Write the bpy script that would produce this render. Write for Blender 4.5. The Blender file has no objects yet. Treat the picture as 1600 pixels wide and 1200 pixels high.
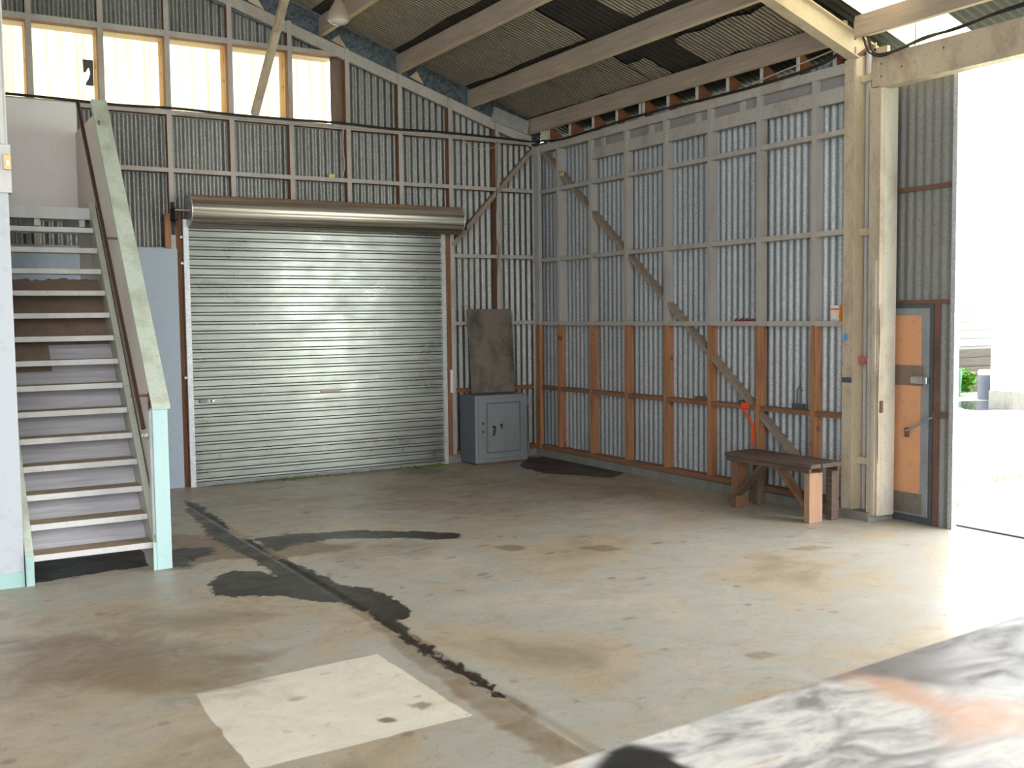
import bpy, bmesh, math, random
import numpy as np
from mathutils import Vector, Matrix, noise
random.seed(7)
S = bpy.context.scene
COL = S.collection

# ------------------------------------------------------------------ materials
def mat(name, base=(.5, .5, .5), rough=.6, metal=0.0, **kw):
    m = bpy.data.materials.new(name); m.use_nodes = True
    b = m.node_tree.nodes['Principled BSDF']
    b.inputs['Base Color'].default_value = (*base, 1)
    b.inputs['Roughness'].default_value = rough
    b.inputs['Metallic'].default_value = metal
    for k, v in kw.items():
        b.inputs[k].default_value = v
    return m

def srgb(r, g, b):
    return tuple(((c / 255) / 12.92 if c / 255 <= .04045 else ((c / 255 + .055) / 1.055) ** 2.4) for c in (r, g, b))

class NT:
    """small helper around a node tree"""
    def __init__(s, m):
        s.t = m.node_tree; s.n = s.t.nodes; s.b = s.n['Principled BSDF']
    def add(s, typ, **kw):
        n = s.n.new(typ)
        for k, v in kw.items():
            setattr(n, k, v)
        return n
    def link(s, a, b): s.t.links.new(a, b)
    def coord(s, scale=(1, 1, 1), which='Object'):
        tc = s.add('ShaderNodeTexCoord'); mp = s.add('ShaderNodeMapping')
        mp.inputs['Scale'].default_value = scale
        s.link(tc.outputs[which], mp.inputs['Vector']); return mp.outputs['Vector']
    def noise(s, scale, vec=None, detail=4, rough=.55, dist=0):
        n = s.add('ShaderNodeTexNoise'); n.inputs['Scale'].default_value = scale
        n.inputs['Detail'].default_value = detail; n.inputs['Roughness'].default_value = rough
        n.inputs['Distortion'].default_value = dist
        if vec is not None: s.link(vec, n.inputs['Vector'])
        return n.outputs['Fac']
    def ramp(s, fac, stops):
        r = s.add('ShaderNodeValToRGB'); e = r.color_ramp.elements
        while len(e) < len(stops): e.new(.5)
        for el, (p, c) in zip(e, stops):
            el.position = p; el.color = (*c, 1) if len(c) == 3 else c
        s.link(fac, r.inputs['Fac']); return r.outputs['Color']
    def mix(s, fac, a, b, mode='MIX'):
        m = s.add('ShaderNodeMix', data_type='RGBA', blend_type=mode)
        for v, i in ((fac, 0), (a, 6), (b, 7)):
            if isinstance(v, (int, float)): m.inputs[i].default_value = v
            elif isinstance(v, tuple): m.inputs[i].default_value = (*v, 1)
            else: s.link(v, m.inputs[i])
        return m.outputs[2]
    def math(s, op, a, b=0.0, c=None):
        m = s.add('ShaderNodeMath', operation=op)
        for i, v in enumerate((a, b) if c is None else (a, b, c)):
            if isinstance(v, (int, float)): m.inputs[i].default_value = v
            else: s.link(v, m.inputs[i])
        return m.outputs[0]
    def mapr(s, v, a, b, c=0.0, d=1.0):
        m = s.add('ShaderNodeMapRange')
        s.link(v, m.inputs[0])
        for i, x in enumerate((a, b, c, d)): m.inputs[i + 1].default_value = x
        return m.outputs[0]
    def bump(s, h, strength=.3, dist=.01):
        b = s.add('ShaderNodeBump'); b.inputs['Strength'].default_value = strength
        b.inputs['Distance'].default_value = dist
        s.link(h, b.inputs['Height']); s.link(b.outputs['Normal'], s.b.inputs['Normal'])
    def base(s, c): s.link(c, s.b.inputs['Base Color'])
    def rough(s, c): s.link(c, s.b.inputs['Roughness'])

def wood(name, c1, c2, axis='z', rough=.75, spots=0.0, spotcol=(.05, .03, .02)):
    m = mat(name, rough=rough); t = NT(m)
    sc = {'z': (18, 18, .9), 'x': (.9, 18, 18), 'y': (18, .9, 18)}[axis]
    v = t.coord(sc)
    g = t.noise(2.0, v, 5, .6, .6)
    big = t.noise(1.3, t.coord((1, 1, 1)), 2)
    f = t.math('ADD', t.math('MULTIPLY', g, .7), t.math('MULTIPLY', big, .3))
    c = t.ramp(f, [(.32, c1), (.68, c2)])
    if spots:
        k = t.noise(9, t.coord((1, 1, 1)), 2)
        c = t.mix(t.mapr(k, .66, .76, 0, spots), c, spotcol)
    t.base(c); t.bump(g, .25, .004); return m

def painted(name, c, dirt=(.25, .2, .15), amount=.5, rough=.55, scale=3.0):
    m = mat(name, c, rough); t = NT(m)
    n1 = t.noise(scale, t.coord((1, 1, .5)), 6, .65)
    n2 = t.noise(scale * 9, t.coord(), 3)
    col = t.mix(t.mapr(n1, .47, .70, 0, amount), c, dirt)
    col = t.mix(t.mapr(n2, .58, .70, 0, amount * .7), col, dirt)
    t.base(col); t.bump(n2, .1, .003); return m

ORANGE1 = srgb(134, 92, 64); ORANGE2 = srgb(182, 132, 94)
M = {}
M['timber_pale'] = painted('pale_painted_timber', srgb(174, 168, 163), srgb(112, 98, 88), .45)
M['timber_raw'] = wood('raw_orange_timber', ORANGE1, ORANGE2, 'z', spots=.8)
M['timber_raw_y'] = wood('raw_brown_rail', srgb(108, 76, 58), srgb(150, 108, 82), 'y')
M['timber_raw_x'] = wood('raw_brown_rail_x', srgb(110, 66, 42), srgb(150, 96, 62), 'x')
M['timber_side'] = wood('red_brown_timber', srgb(104, 70, 50), srgb(146, 100, 72), 'z')
M['purlin'] = wood('greyed_purlin', srgb(140, 126, 114), srgb(174, 158, 144), 'y')
M['purlin_low'] = wood('yellowed_purlin_face', srgb(196, 176, 148), srgb(216, 196, 166), 'y')
M['lit_timber'] = wood('window_glow_timber', srgb(150, 110, 70), srgb(214, 180, 130), 'z', spots=.6)  # yellow daylight glow from the panes is put into the timber colour
M['brace'] = wood('weathered_brace', srgb(128, 116, 106), srgb(158, 142, 126), 'z')

# studs of the right wall: painted above the third rail, bare timber below it
def half_painted():
    m = mat('half_painted_stud', rough=.7); t = NT(m)
    g = t.noise(2, t.coord((18, 18, .9)), 5, .6, .6)
    raw = t.ramp(g, [(.32, ORANGE1), (.7, ORANGE2)])
    kn = t.noise(7, t.coord((1, 1, .8)), 2)
    raw = t.mix(t.mapr(kn, .66, .74, 0, .7), raw, srgb(70, 34, 22))
    n = t.noise(3, t.coord((1, 1, .5)), 5)
    pale = t.mix(t.mapr(n, .5, .8, 0, .5), srgb(168, 164, 161), srgb(122, 115, 112))
    sep = t.add('ShaderNodeSeparateXYZ'); t.link(t.coord(), sep.inputs[0])
    k = t.mapr(sep.outputs['Z'], 1.655, 1.665)
    t.base(t.mix(k, raw, pale)); t.bump(g, .2, .004); return m
M['half'] = half_painted()

def galv(name, c1, c2, rough=.42, metal=.75, streak=0.0, sp=55):
    m = mat(name, c1, rough, metal); t = NT(m)
    v = t.add('ShaderNodeTexVoronoi'); v.inputs['Scale'].default_value = sp
    t.link(t.coord(), v.inputs['Vector'])
    sepc = t.add('ShaderNodeSeparateColor'); t.link(v.outputs['Color'], sepc.inputs[0])
    n = t.noise(1.4, t.coord((1, 1, .35)), 6, .6)
    f = t.math('ADD', t.math('MULTIPLY', sepc.outputs[0], .4), t.math('MULTIPLY', n, .6))
    t.base(t.ramp(f, [(.25, c1), (.75, c2)]))
    t.rough(t.mapr(sepc.outputs[1], 0, 1, rough - .04, rough + .06))
    return m
M['galv_back'] = galv('old_galvanised_sheet', srgb(108, 109, 108), srgb(152, 153, 150), .45, .6, sp=110)
M['galv_leaf'] = galv('dull_galvanised_sheet', srgb(118, 118, 118), srgb(140, 140, 140), .6, .3, sp=90)
M['galv_right'] = galv('galvanised_sheet', srgb(128, 133, 138), srgb(170, 174, 178), .45, .52, sp=110)
M['galv_gable'] = galv('blue_galvanised_flashing', srgb(62, 76, 88), srgb(112, 122, 132), .5, .5, sp=30)
M['galv_strip'] = galv('pale_galvanised_strip', srgb(170, 174, 178), srgb(200, 202, 204), .4, .6)
M['roof_iron'] = wood('dark_roof_iron', srgb(34, 31, 29), srgb(62, 57, 53), 'x', .7)
M['black_iron'] = mat('black_iron', srgb(26, 26, 26), .5, .3)
M['white_paint'] = painted('white_paint', srgb(190, 190, 190), srgb(132, 128, 122), .35, .5)
M['wall_white'] = painted('white_wall_sheet', srgb(174, 180, 188), srgb(134, 136, 142), .25, .5, 1.2)
M['teal'] = painted('pale_teal_paint', srgb(150, 186, 182), srgb(110, 130, 124), .25)
M['teal_light'] = painted('light_cyan_paint', srgb(170, 200, 200), srgb(130, 150, 146), .15)
M['mint'] = painted('dirty_mint_paint', srgb(182, 192, 178), srgb(142, 142, 120), .75, .5, 5)
M['stringer'] = painted('dirty_grey_green_paint', srgb(176, 178, 168), srgb(122, 122, 92), .5, .5, 4)
M['lavender'] = wood('scuffed_lilac_board', srgb(146, 144, 149), srgb(180, 178, 183), 'x')
M['hardboard'] = painted('brown_hardboard', srgb(120, 102, 90), srgb(88, 70, 60), .6, .7, 2)
M['blue_sheet'] = painted('blue_grey_sheet', srgb(158, 172, 186), srgb(140, 150, 164), .3, .5, 1.5)
M['beige_panel'] = painted('beige_ply_panel', srgb(196, 184, 172), srgb(160, 144, 130), .35, .5, 1.5)
M['lining'] = painted('off_white_lining', srgb(214, 210, 210), srgb(186, 178, 176), .3, .5, 1.2)
M['tread_top'] = painted('worn_brown_tread', srgb(158, 140, 118), srgb(112, 96, 78), .6, .8, 8)
M['rail_brown'] = mat('dark_brown_handrail', srgb(64, 46, 40), .4, .2)
M['rust'] = painted('rusty_steel', srgb(104, 76, 62), srgb(60, 44, 38), .7, .7, 6)
M['cream'] = painted('cream_steel_paint', srgb(196, 182, 156), srgb(140, 112, 88), .4, .5, 3)
M['cream_timber'] = painted('cream_painted_timber', srgb(186, 172, 152), srgb(128, 106, 90), .65, .6, 4)
M['white_jamb'] = painted('chalky_white_paint', srgb(184, 180, 168), srgb(120, 104, 90), .5, .6, 4)
M['conc'] = painted('kerb_concrete', srgb(128, 126, 120), srgb(90, 84, 76), .6, .9, 6)
M['red_paint'] = painted('smeared_red_paint', srgb(176, 84, 88), srgb(170, 150, 140), .6)
M['pipe'] = painted('pale_bluish_pipe', srgb(186, 186, 192), srgb(150, 142, 136), .4)
M['recess_shade'] = painted('recess_shaded_board', srgb(146, 143, 144), srgb(110, 104, 100), .4)  # darker grey puts the shade of the recess into the board colour
M['cable'] = mat('black_cable', srgb(34, 32, 34), .5)
M['cable_pale'] = mat('pale_cable', srgb(176, 168, 156), .5)
M['ply'] = painted('orange_ply', srgb(200, 146, 108), srgb(136, 94, 70), .4, .6, 2)
M['steel_dark'] = painted('dark_grey_steel', srgb(74, 78, 84), srgb(60, 52, 48), .4, .5)
M['steel_frame'] = painted('grey_blue_steel_frame', srgb(130, 136, 142), srgb(92, 78, 70), .5, .5)
M['chrome'] = mat('bright_steel', srgb(190, 192, 196), .3, .9)
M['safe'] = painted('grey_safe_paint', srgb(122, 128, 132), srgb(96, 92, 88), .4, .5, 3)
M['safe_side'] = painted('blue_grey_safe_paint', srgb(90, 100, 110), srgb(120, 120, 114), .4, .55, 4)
M['plate'] = painted('blackened_steel_plate', srgb(112, 104, 94), srgb(46, 42, 40), .9, .5, 4.5)
M['bench_dark'] = wood('dark_bench_timber', srgb(62, 50, 44), srgb(108, 90, 78), 'y')
M['bench_mid'] = wood('brown_bench_timber', srgb(88, 62, 46), srgb(132, 98, 72), 'z')
M['bench_end'] = wood('fresh_orange_bench_leg', srgb(142, 108, 84), srgb(172, 138, 112), 'z', spots=.5)
M['strap'] = mat('orange_webbing', srgb(232, 84, 36), .6)
M['red_cloth'] = painted('dark_red_cloth', srgb(132, 44, 50), srgb(70, 30, 34), .6, .8, 20)
M['beige_plastic'] = mat('aged_beige_plastic', srgb(206, 182, 128), .4)
M['white_plastic'] = mat('white_plastic', srgb(214, 214, 210), .4)
M['shade'] = mat('brownish_lamp_enamel', srgb(150, 134, 120), .4)
M['shade_in'] = mat('white_lamp_glass', srgb(196, 190, 190), .25)
M['dirtbits'] = mat('dry_debris', srgb(96, 84, 62), .9)
M['green'] = mat('weed_green', srgb(104, 120, 46), .8)

# glass-fibre window sheet: lets daylight through
def fibreglass():
    m = bpy.data.materials.new('fibreglass_sheet'); m.use_nodes = True
    t = m.node_tree; t.nodes.clear()
    o = t.nodes.new('ShaderNodeOutputMaterial'); tr = t.nodes.new('ShaderNodeBsdfTranslucent')
    df = t.nodes.new('ShaderNodeBsdfDiffuse'); mx = t.nodes.new('ShaderNodeMixShader')
    tc = t.nodes.new('ShaderNodeTexCoord'); mp = t.nodes.new('ShaderNodeMapping'); mp.inputs['Scale'].default_value = (11, 11, .35)
    n = t.nodes.new('ShaderNodeTexNoise'); n.inputs['Scale'].default_value = 1.3
    r = t.nodes.new('ShaderNodeValToRGB'); r.color_ramp.elements[0].color = (.40, .30, .15, 1); r.color_ramp.elements[1].color = (.46, .41, .28, 1)
    r.color_ramp.elements[0].position = .3; r.color_ramp.elements[1].position = .55
    t.links.new(tc.outputs['Object'], mp.inputs[0]); t.links.new(mp.outputs[0], n.inputs['Vector']); t.links.new(n.outputs['Fac'], r.inputs[0])
    t.links.new(r.outputs[0], tr.inputs[0]); df.inputs[0].default_value = (.6, .55, .4, 1)
    mx.inputs[0].default_value = .12
    t.links.new(tr.outputs[0], mx.inputs[1]); t.links.new(df.outputs[0], mx.inputs[2]); t.links.new(mx.outputs[0], o.inputs[0]); return m
M['fibre'] = fibreglass()

def foil():
    m = mat('foil_insulation', srgb(120, 114, 104), .5, .35); t = NT(m)
    w = t.add('ShaderNodeTexWave', wave_type='BANDS', bands_direction='Y'); w.inputs['Scale'].default_value = 6
    w.inputs['Distortion'].default_value = 2.2; w.inputs['Detail'].default_value = 2
    t.link(t.coord(), w.inputs['Vector'])
    n = t.noise(14, t.coord((.5, 3, 1)), 5, .75)
    f = t.math('MULTIPLY', w.outputs['Fac'], n)
    t.base(t.ramp(f, [(.10, srgb(116, 109, 98)), (.32, srgb(150, 142, 128)), (.46, srgb(216, 206, 186))]))
    t.bump(t.math('ADD', w.outputs['Fac'], n), .8, .02); t.rough(t.mapr(n, .3, .7, .35, .65)); return m
M['foil'] = foil()
M['blue_dark'] = mat('dark_blue_sarking', srgb(46, 58, 78), .6)

def attr_mat(name, rough_lo=.42, rough_hi=.7, kind='floor'):
    m = mat(name); t = NT(m)
    a = t.add('ShaderNodeAttribute'); a.attribute_name = 'marks'
    s = t.add('ShaderNodeSeparateColor'); t.link(a.outputs['Color'], s.inputs[0])
    R, G, B = s.outputs[0], s.outputs[1], s.outputs[2]
    if kind == 'floor':
        n1 = t.noise(.7, t.coord(), 7, .62, .5)
        n2 = t.noise(3.2, t.coord((1, 1.3, 1)), 8, .68, .8)
        n3 = t.noise(34, t.coord(), 4, .65)
        n4 = t.noise(11, t.coord((1.3, 1, 1)), 6, .7, .4)
        c = t.ramp(n1, [(.34, srgb(140, 128, 108)), (.44, srgb(168, 154, 132)), (.52, srgb(160, 158, 148)), (.64, srgb(176, 166, 148))])
        c = t.mix(t.mapr(n2, .45, .75, 0, .4), c, srgb(140, 122, 98))
        c = t.mix(t.mapr(n4, .58, .70, 0, .45), c, srgb(118, 102, 82))
        c = t.mix(t.mapr(n4, .67, .73, 0, .65), c, srgb(80, 66, 52))
        c = t.mix(t.mapr(n3, .57, .72, 0, .4), c, srgb(110, 98, 82))
        n5 = t.noise(75, t.coord((1, .8, 1)), 3, .6)
        c = t.mix(t.mapr(n5, .66, .72, 0, .6), c, srgb(76, 64, 50))
        light = t.mix(t.mapr(n2, .4, .75, 0, .45), srgb(214, 208, 192), srgb(176, 162, 138))
        light = t.mix(t.mapr(n4, .58, .70, 0, .4), light, srgb(150, 134, 110))
        light = t.mix(t.mapr(n5, .66, .72, 0, .5), light, srgb(110, 94, 76))
        c = t.mix(t.mapr(t.math('ADD', B, t.math('MULTIPLY', t.math('SUBTRACT', n4, .5), .35)), .42, .58), c, light)
        gm = t.math('MULTIPLY', t.mapr(t.math('ADD', G, t.math('MULTIPLY', t.math('SUBTRACT', n2, .5), 1.1)), .12, .75), .85)
        c = t.mix(gm, c, t.mix(n4, srgb(92, 74, 56), srgb(146, 126, 100)))
        rm = t.mapr(t.math('ADD', R, t.math('MULTIPLY', t.math('SUBTRACT', n4, .5), 1.3)), .40, .50)
        rm2 = t.math('MULTIPLY', rm, t.mapr(R, 0, .2))
        c = t.mix(rm2, c, t.mix(t.mapr(n3, .45, .75), srgb(30, 24, 19), srgb(66, 53, 40)))
        t.base(c)
        t.rough(t.math('SUBTRACT', t.mapr(n2, .3, .7, .34, .55), t.math('MULTIPLY', rm2, .06)))
        t.bump(t.math('ADD', n3, t.math('MULTIPLY', n2, 2)), .12, .004)
    else:
        n1 = t.noise(4.0, t.coord((1, 2.4, 1)), 6, .65, 1.4)
        n2 = t.noise(24, t.coord(), 4, .6)
        c = t.ramp(n1, [(.36, srgb(132, 128, 128)), (.5, srgb(186, 184, 182)), (.6, srgb(214, 210, 204)), (.72, srgb(172, 154, 138))])
        c = t.mix(t.mapr(n2, .62, .75, 0, .3), c, srgb(110, 104, 104))
        c = t.mix(t.math('MULTIPLY', B, t.mapr(n1, .3, .6, .7, 1)), c, srgb(98, 92, 92))
        c = t.mix(t.math('MULTIPLY', G, .75), c, srgb(196, 140, 100))
        c = t.mix(R, c, srgb(38, 38, 40)); t.base(c); t.rough(t.mapr(n1, .3, .7, .3, .55))
    return m
M['floor'] = attr_mat('stained_concrete')
M['table_top'] = attr_mat('scuffed_steel_top', kind='table')

def door_metal():
    m = mat('roller_door_zincalume', srgb(176, 180, 178), .34, .85); t = NT(m)
    n = t.noise(2.2, t.coord((.6, 1, 9)), 5, .6); n2 = t.noise(3, t.coord((1, 1, 1.5)), 3)
    n3 = t.noise(1.3, t.coord((1, 1, 4)), 4)
    c = t.ramp(n, [(.3, srgb(124, 129, 124)), (.7, srgb(150, 156, 150))])
    c = t.mix(t.mapr(n3, .55, .75, 0, .35), c, srgb(126, 122, 114))
    t.base(c); t.rough(t.mapr(n2, .3, .7, .25, .36)); return m
M['rdoor'] = door_metal()
def drum_metal():
    m = mat('roller_drum_steel', srgb(150, 146, 138), .32, .8); t = NT(m)
    sep = t.add('ShaderNodeSeparateXYZ'); t.link(t.coord(), sep.inputs[0])
    n = t.noise(3, t.coord((.12, 14, 14)), 3)
    d = t.math('ADD', sep.outputs['Z'], t.math('MULTIPLY', n, .05))
    c = t.ramp(n, [(.36, srgb(112, 108, 98)), (.5, srgb(168, 162, 150)), (.62, srgb(206, 202, 190))])
    t.base(t.mix(t.mapr(d, 3.02, 3.06), c, srgb(160, 128, 104))); t.link(t.mapr(d, 3.02, 3.06, .75, .1), t.b.inputs['Metallic']); return m
M['drum'] = drum_metal()
M['groove_brown'] = mat('dark_brown_door_groove', srgb(62, 54, 46), .8)  # darker brown for the recessed groove faces of the curtain

# ------------------------------------------------------------------ geometry helpers
def tag(o, label=None, cat=None, group=None, kind=None):
    if label: o['label'] = label
    if cat: o['category'] = cat
    if group: o['group'] = group
    if kind: o['kind'] = kind
    return o

def empty(name, loc=(0, 0, 0), label=None, cat=None, group=None, kind=None):
    o = bpy.data.objects.new(name, None); o.empty_display_size = .1
    COL.objects.link(o); o.location = loc
    return tag(o, label, cat, group, kind)

def origin_of(p):
    v = Vector((0, 0, 0))
    while p is not None:
        v += p.location; p = p.parent
    return v

class MB:
    """collects shapes given in world coordinates, then links them as one mesh"""
    def __init__(s): s.v = []; s.f = []; s.mi = []
    def poly(s, vs, fs, mi=0):
        k = len(s.v); s.v += [tuple(v) for v in vs]
        s.f += [tuple(i + k for i in f) for f in fs]; s.mi += [mi] * len(fs); return s
    def box(s, x0, x1, y0, y1, z0, z1, mi=0, bev=0.0, side=None):
        if x0 > x1: x0, x1 = x1, x0
        if y0 > y1: y0, y1 = y1, y0
        if z0 > z1: z0, z1 = z1, z0
        vs = [(x, y, z) for x in (x0, x1) for y in (y0, y1) for z in (z0, z1)]
        fs = [(0, 1, 3, 2), (4, 6, 7, 5), (0, 4, 5, 1), (2, 3, 7, 6), (0, 2, 6, 4), (1, 5, 7, 3)]
        k = len(s.v); s.v += vs; s.f += [tuple(i + k for i in f) for f in fs]
        m = [mi] * 6
        if side is not None:
            for i, w in side.items(): m[i] = w      # 0:-x 1:+x 2:-y 3:+y 4:-z 5:+z
        s.mi += m; return s
    def beam(s, a, b, w, h, up=(0, 0, 1), mi=0, low=None):
        a = Vector(a); b = Vector(b); d = (b - a).normalized(); up = Vector(up)
        sd = d.cross(up).normalized(); u = sd.cross(d).normalized()
        vs = []
        for p in (a, b):
            for i, j in ((-1, -1), (1, -1), (1, 1), (-1, 1)):
                vs.append(p + sd * (i * w / 2) + u * (j * h / 2))
        fs = [(3, 2, 1, 0), (4, 5, 6, 7), (0, 1, 5, 4), (1, 2, 6, 5), (2, 3, 7, 6), (3, 0, 4, 7)]
        k = len(s.v); s.v += [tuple(v) for v in vs]; s.f += [tuple(i + k for i in f) for f in fs]
        mm = [mi] * 6
        if low is not None: mm[2] = low
        s.mi += mm; return s
    def prism(s, pts, vec, mi=0):
        n = len(pts); a = [Vector(p) for p in pts]; b = [p + Vector(vec) for p in a]
        fs = [tuple(range(n - 1, -1, -1)), tuple(range(n, 2 * n))] + [(i, (i + 1) % n, n + (i + 1) % n, n + i) for i in range(n)]
        return s.poly(a + b, fs, mi)
    def tube(s, pts, r, n=10, mi=0, cap=True):
        pts = [Vector(p) for p in pts]; rings = []; prev = None
        for i, p in enumerate(pts):
            d = (pts[min(i + 1, len(pts) - 1)] - pts[max(i - 1, 0)]).normalized()
            if prev is None:
                ref = Vector((0, 0, 1)) if abs(d.z) < .9 else Vector((1, 0, 0))
                u = d.cross(ref).normalized()
            else:
                u = (prev - d * prev.dot(d)).normalized()
            prev = u; w = d.cross(u)
            rr = r[i] if isinstance(r, (list, tuple)) else r
            rings.append([p + (u * math.cos(t) + w * math.sin(t)) * rr for t in [2 * math.pi * k / n for k in range(n)]])
        vs = [v for rg in rings for v in rg]; fs = []
        for i in range(len(rings) - 1):
            for k in range(n):
                fs.append((i * n + k, i * n + (k + 1) % n, (i + 1) * n + (k + 1) % n, (i + 1) * n + k))
        if cap: fs += [tuple(range(n - 1, -1, -1)), tuple(range((len(rings) - 1) * n, len(rings) * n))]
        return s.poly(vs, fs, mi)
    def lathe(s, prof, c, n=28, mi=0, axis='z'):
        vs = []; fs = []
        for r, h in prof:
            for k in range(n):
                t = 2 * math.pi * k / n
                p = (r * math.cos(t), r * math.sin(t), h)
                if axis == 'x': p = (h, p[0], p[1])
                if axis == 'y': p = (p[0], h, p[1])
                vs.append((c[0] + p[0], c[1] + p[1], c[2] + p[2]))
        for i in range(len(prof) - 1):
            for k in range(n):
                fs.append((i * n + k, i * n + (k + 1) % n, (i + 1) * n + (k + 1) % n, (i + 1) * n + k))
        return s.poly(vs, fs, mi)
    def build(s, name, mats, parent=None, bevel=0.0, smooth=False, seg=2):
        L = origin_of(parent)
        me = bpy.data.meshes.new(name)
        me.from_pydata([(v[0] - L.x, v[1] - L.y, v[2] - L.z) for v in s.v], [], s.f)
        if not isinstance(mats, (list, tuple)): mats = [mats]
        for m in mats: me.materials.append(M[m] if isinstance(m, str) else m)
        me.polygons.foreach_set('material_index', s.mi)
        bm = bmesh.new(); bm.from_mesh(me); bmesh.ops.recalc_face_normals(bm, faces=bm.faces); bm.to_mesh(me); bm.free()
        if smooth: me.polygons.foreach_set('use_smooth', [True] * len(me.polygons))
        o = bpy.data.objects.new(name, me); COL.objects.link(o)
        if parent is not None: o.parent = parent
        if bevel:
            b = o.modifiers.new('bevel', 'BEVEL'); b.width = bevel; b.segments = seg; b.limit_method = 'ANGLE'
        if smooth:
            try:
                me.set_sharp_from_angle(angle=math.radians(38))
            except Exception: pass
        return o

def corr(name, a0, a1, fixed, axis, zb, zt, m, parent, pitch=.083, amp=.0115, nz=2, hole=None, thick=False):
    """a vertical corrugated sheet along x (axis 'x', fixed y) or along y (axis 'y', fixed x)"""
    n = int((a1 - a0) / pitch * 12) + 1; vs = []; fs = []; mb = MB()
    for i in range(n + 1):
        a = a0 + (a1 - a0) * i / n; off = amp * math.sin(2 * math.pi * a / pitch)
        b, t = zb(a) if callable(zb) else zb, zt(a) if callable(zt) else zt
        for k in range(nz):
            z = b + (t - b) * k / (nz - 1)
            vs.append((a, fixed + off, z) if axis == 'x' else (fixed + off, a, z))
    for i in range(n):
        for k in range(nz - 1):
            q = i * nz + k
            if hole and hole(vs[q], vs[q + nz + 1]): continue
            fs.append((q, q + nz, q + nz + 1, q + 1))
    mb.poly(vs, fs)
    return mb.build(name, m, parent, smooth=True)

ROOF = lambda x: 4.22 - .33 * x            # underside of the roof sheets
# ------------------------------------------------------------------ floor with its marks
def poly_sd(px, py, poly):
    """signed distance (negative inside) of arrays of points to a polygon"""
    P = np.array(poly, float); d = np.full(px.shape, 1e9); ins = np.zeros(px.shape, bool)
    for i in range(len(P)):
        a, b = P[i], P[(i + 1) % len(P)]; e = b - a; L = e @ e + 1e-12
        t = np.clip(((px - a[0]) * e[0] + (py - a[1]) * e[1]) / L, 0, 1)
        d = np.minimum(d, np.hypot(px - a[0] - t * e[0], py - a[1] - t * e[1]))
        c = ((a[1] > py) != (b[1] > py)) & (px < (b[0] - a[0]) * (py - a[1]) / (b[1] - a[1] + 1e-12) + a[0])
        ins ^= c
    return np.where(ins, -d, d)

def vnoise(x, y, f, seed):
    rng = np.random.RandomState(seed); T = rng.rand(64, 64)
    X = x * f; Y = y * f; i = np.floor(X).astype(int); j = np.floor(Y).astype(int)
    u = X - i; v = Y - j; u = u * u * (3 - 2 * u); v = v * v * (3 - 2 * v)
    g = lambda a, b: T[a % 64, b % 64]
    return (g(i, j) * (1 - u) + g(i + 1, j) * u) * (1 - v) + (g(i, j + 1) * (1 - u) + g(i + 1, j + 1) * u) * v - .5

WET = [
 [[-4.65,-0.91],[-4.61,-1.11],[-4.65,-2.15],[-4.73,-2.84],[-4.65,-3.1],[-4.66,-3.71],[-4.6,-4.11],[-4.6,-4.49],[-4.59,-4.71],[-4.56,-4.92],[-4.56,-5.25],[-4.59,-5.66],[-4.64,-6.03],[-4.69,-6.08],[-4.67,-5.64],[-4.68,-5.38],[-4.71,-5.19],[-4.77,-5.17],[-4.85,-5.05],[-4.87,-4.86],[-4.84,-4.48],[-4.83,-4.16],[-4.85,-3.83],[-4.87,-3.42],[-4.88,-3.0],[-4.84,-2.26],[-4.77,-1.53]],
 [[-4.63,-3.03],[-4.33,-3.02],[-3.83,-3.17],[-3.39,-3.49],[-3.13,-3.76],[-3.22,-3.94],[-3.36,-3.9],[-3.72,-3.58],[-4.08,-3.39],[-4.36,-3.43],[-4.62,-3.58]],
 [[-5.32,-4.31],[-5.18,-4.11],[-5.06,-4.01],[-4.95,-4.11],[-4.9,-4.3],[-4.84,-4.4],[-4.76,-4.69],[-4.82,-5.09],[-4.91,-4.99],[-5.06,-4.82],[-5.16,-4.72],[-5.26,-4.71],[-5.33,-4.59]],
 [[-4.62,-4.54],[-4.54,-4.82],[-4.42,-5.17],[-4.41,-5.39],[-4.46,-5.61],[-4.53,-5.73],[-4.63,-5.77],[-4.62,-5.62],[-4.57,-5.46],[-4.59,-5.27],[-4.66,-5.05]],
 [[-5.40,-3.66],[-5.30,-3.70],[-5.15,-3.50],[-5.0,-3.45],[-4.95,-3.2],[-5.15,-3.0],[-5.40,-3.1]],
 [[-0.32,-0.22],[0.0,-0.24],[0.0,-0.96],[-0.01,-1.88],[-0.34,-2.1],[-0.6,-1.75],[-0.82,-1.43],[-0.78,-0.84]],
 [[-6.34,-3.6],[-5.5,-3.49],[-5.05,-1.33],[-6.03,-0.66]],
 [[-4.65,-5.6],[-4.65,-6.05],[-4.66,-6.54],[-4.66,-7.07],[-4.7,-7.11],[-4.72,-6.58],[-4.72,-6.12]]]
WETK = [1, .95, 1, 1, .62, .95, 1, 1]
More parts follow.
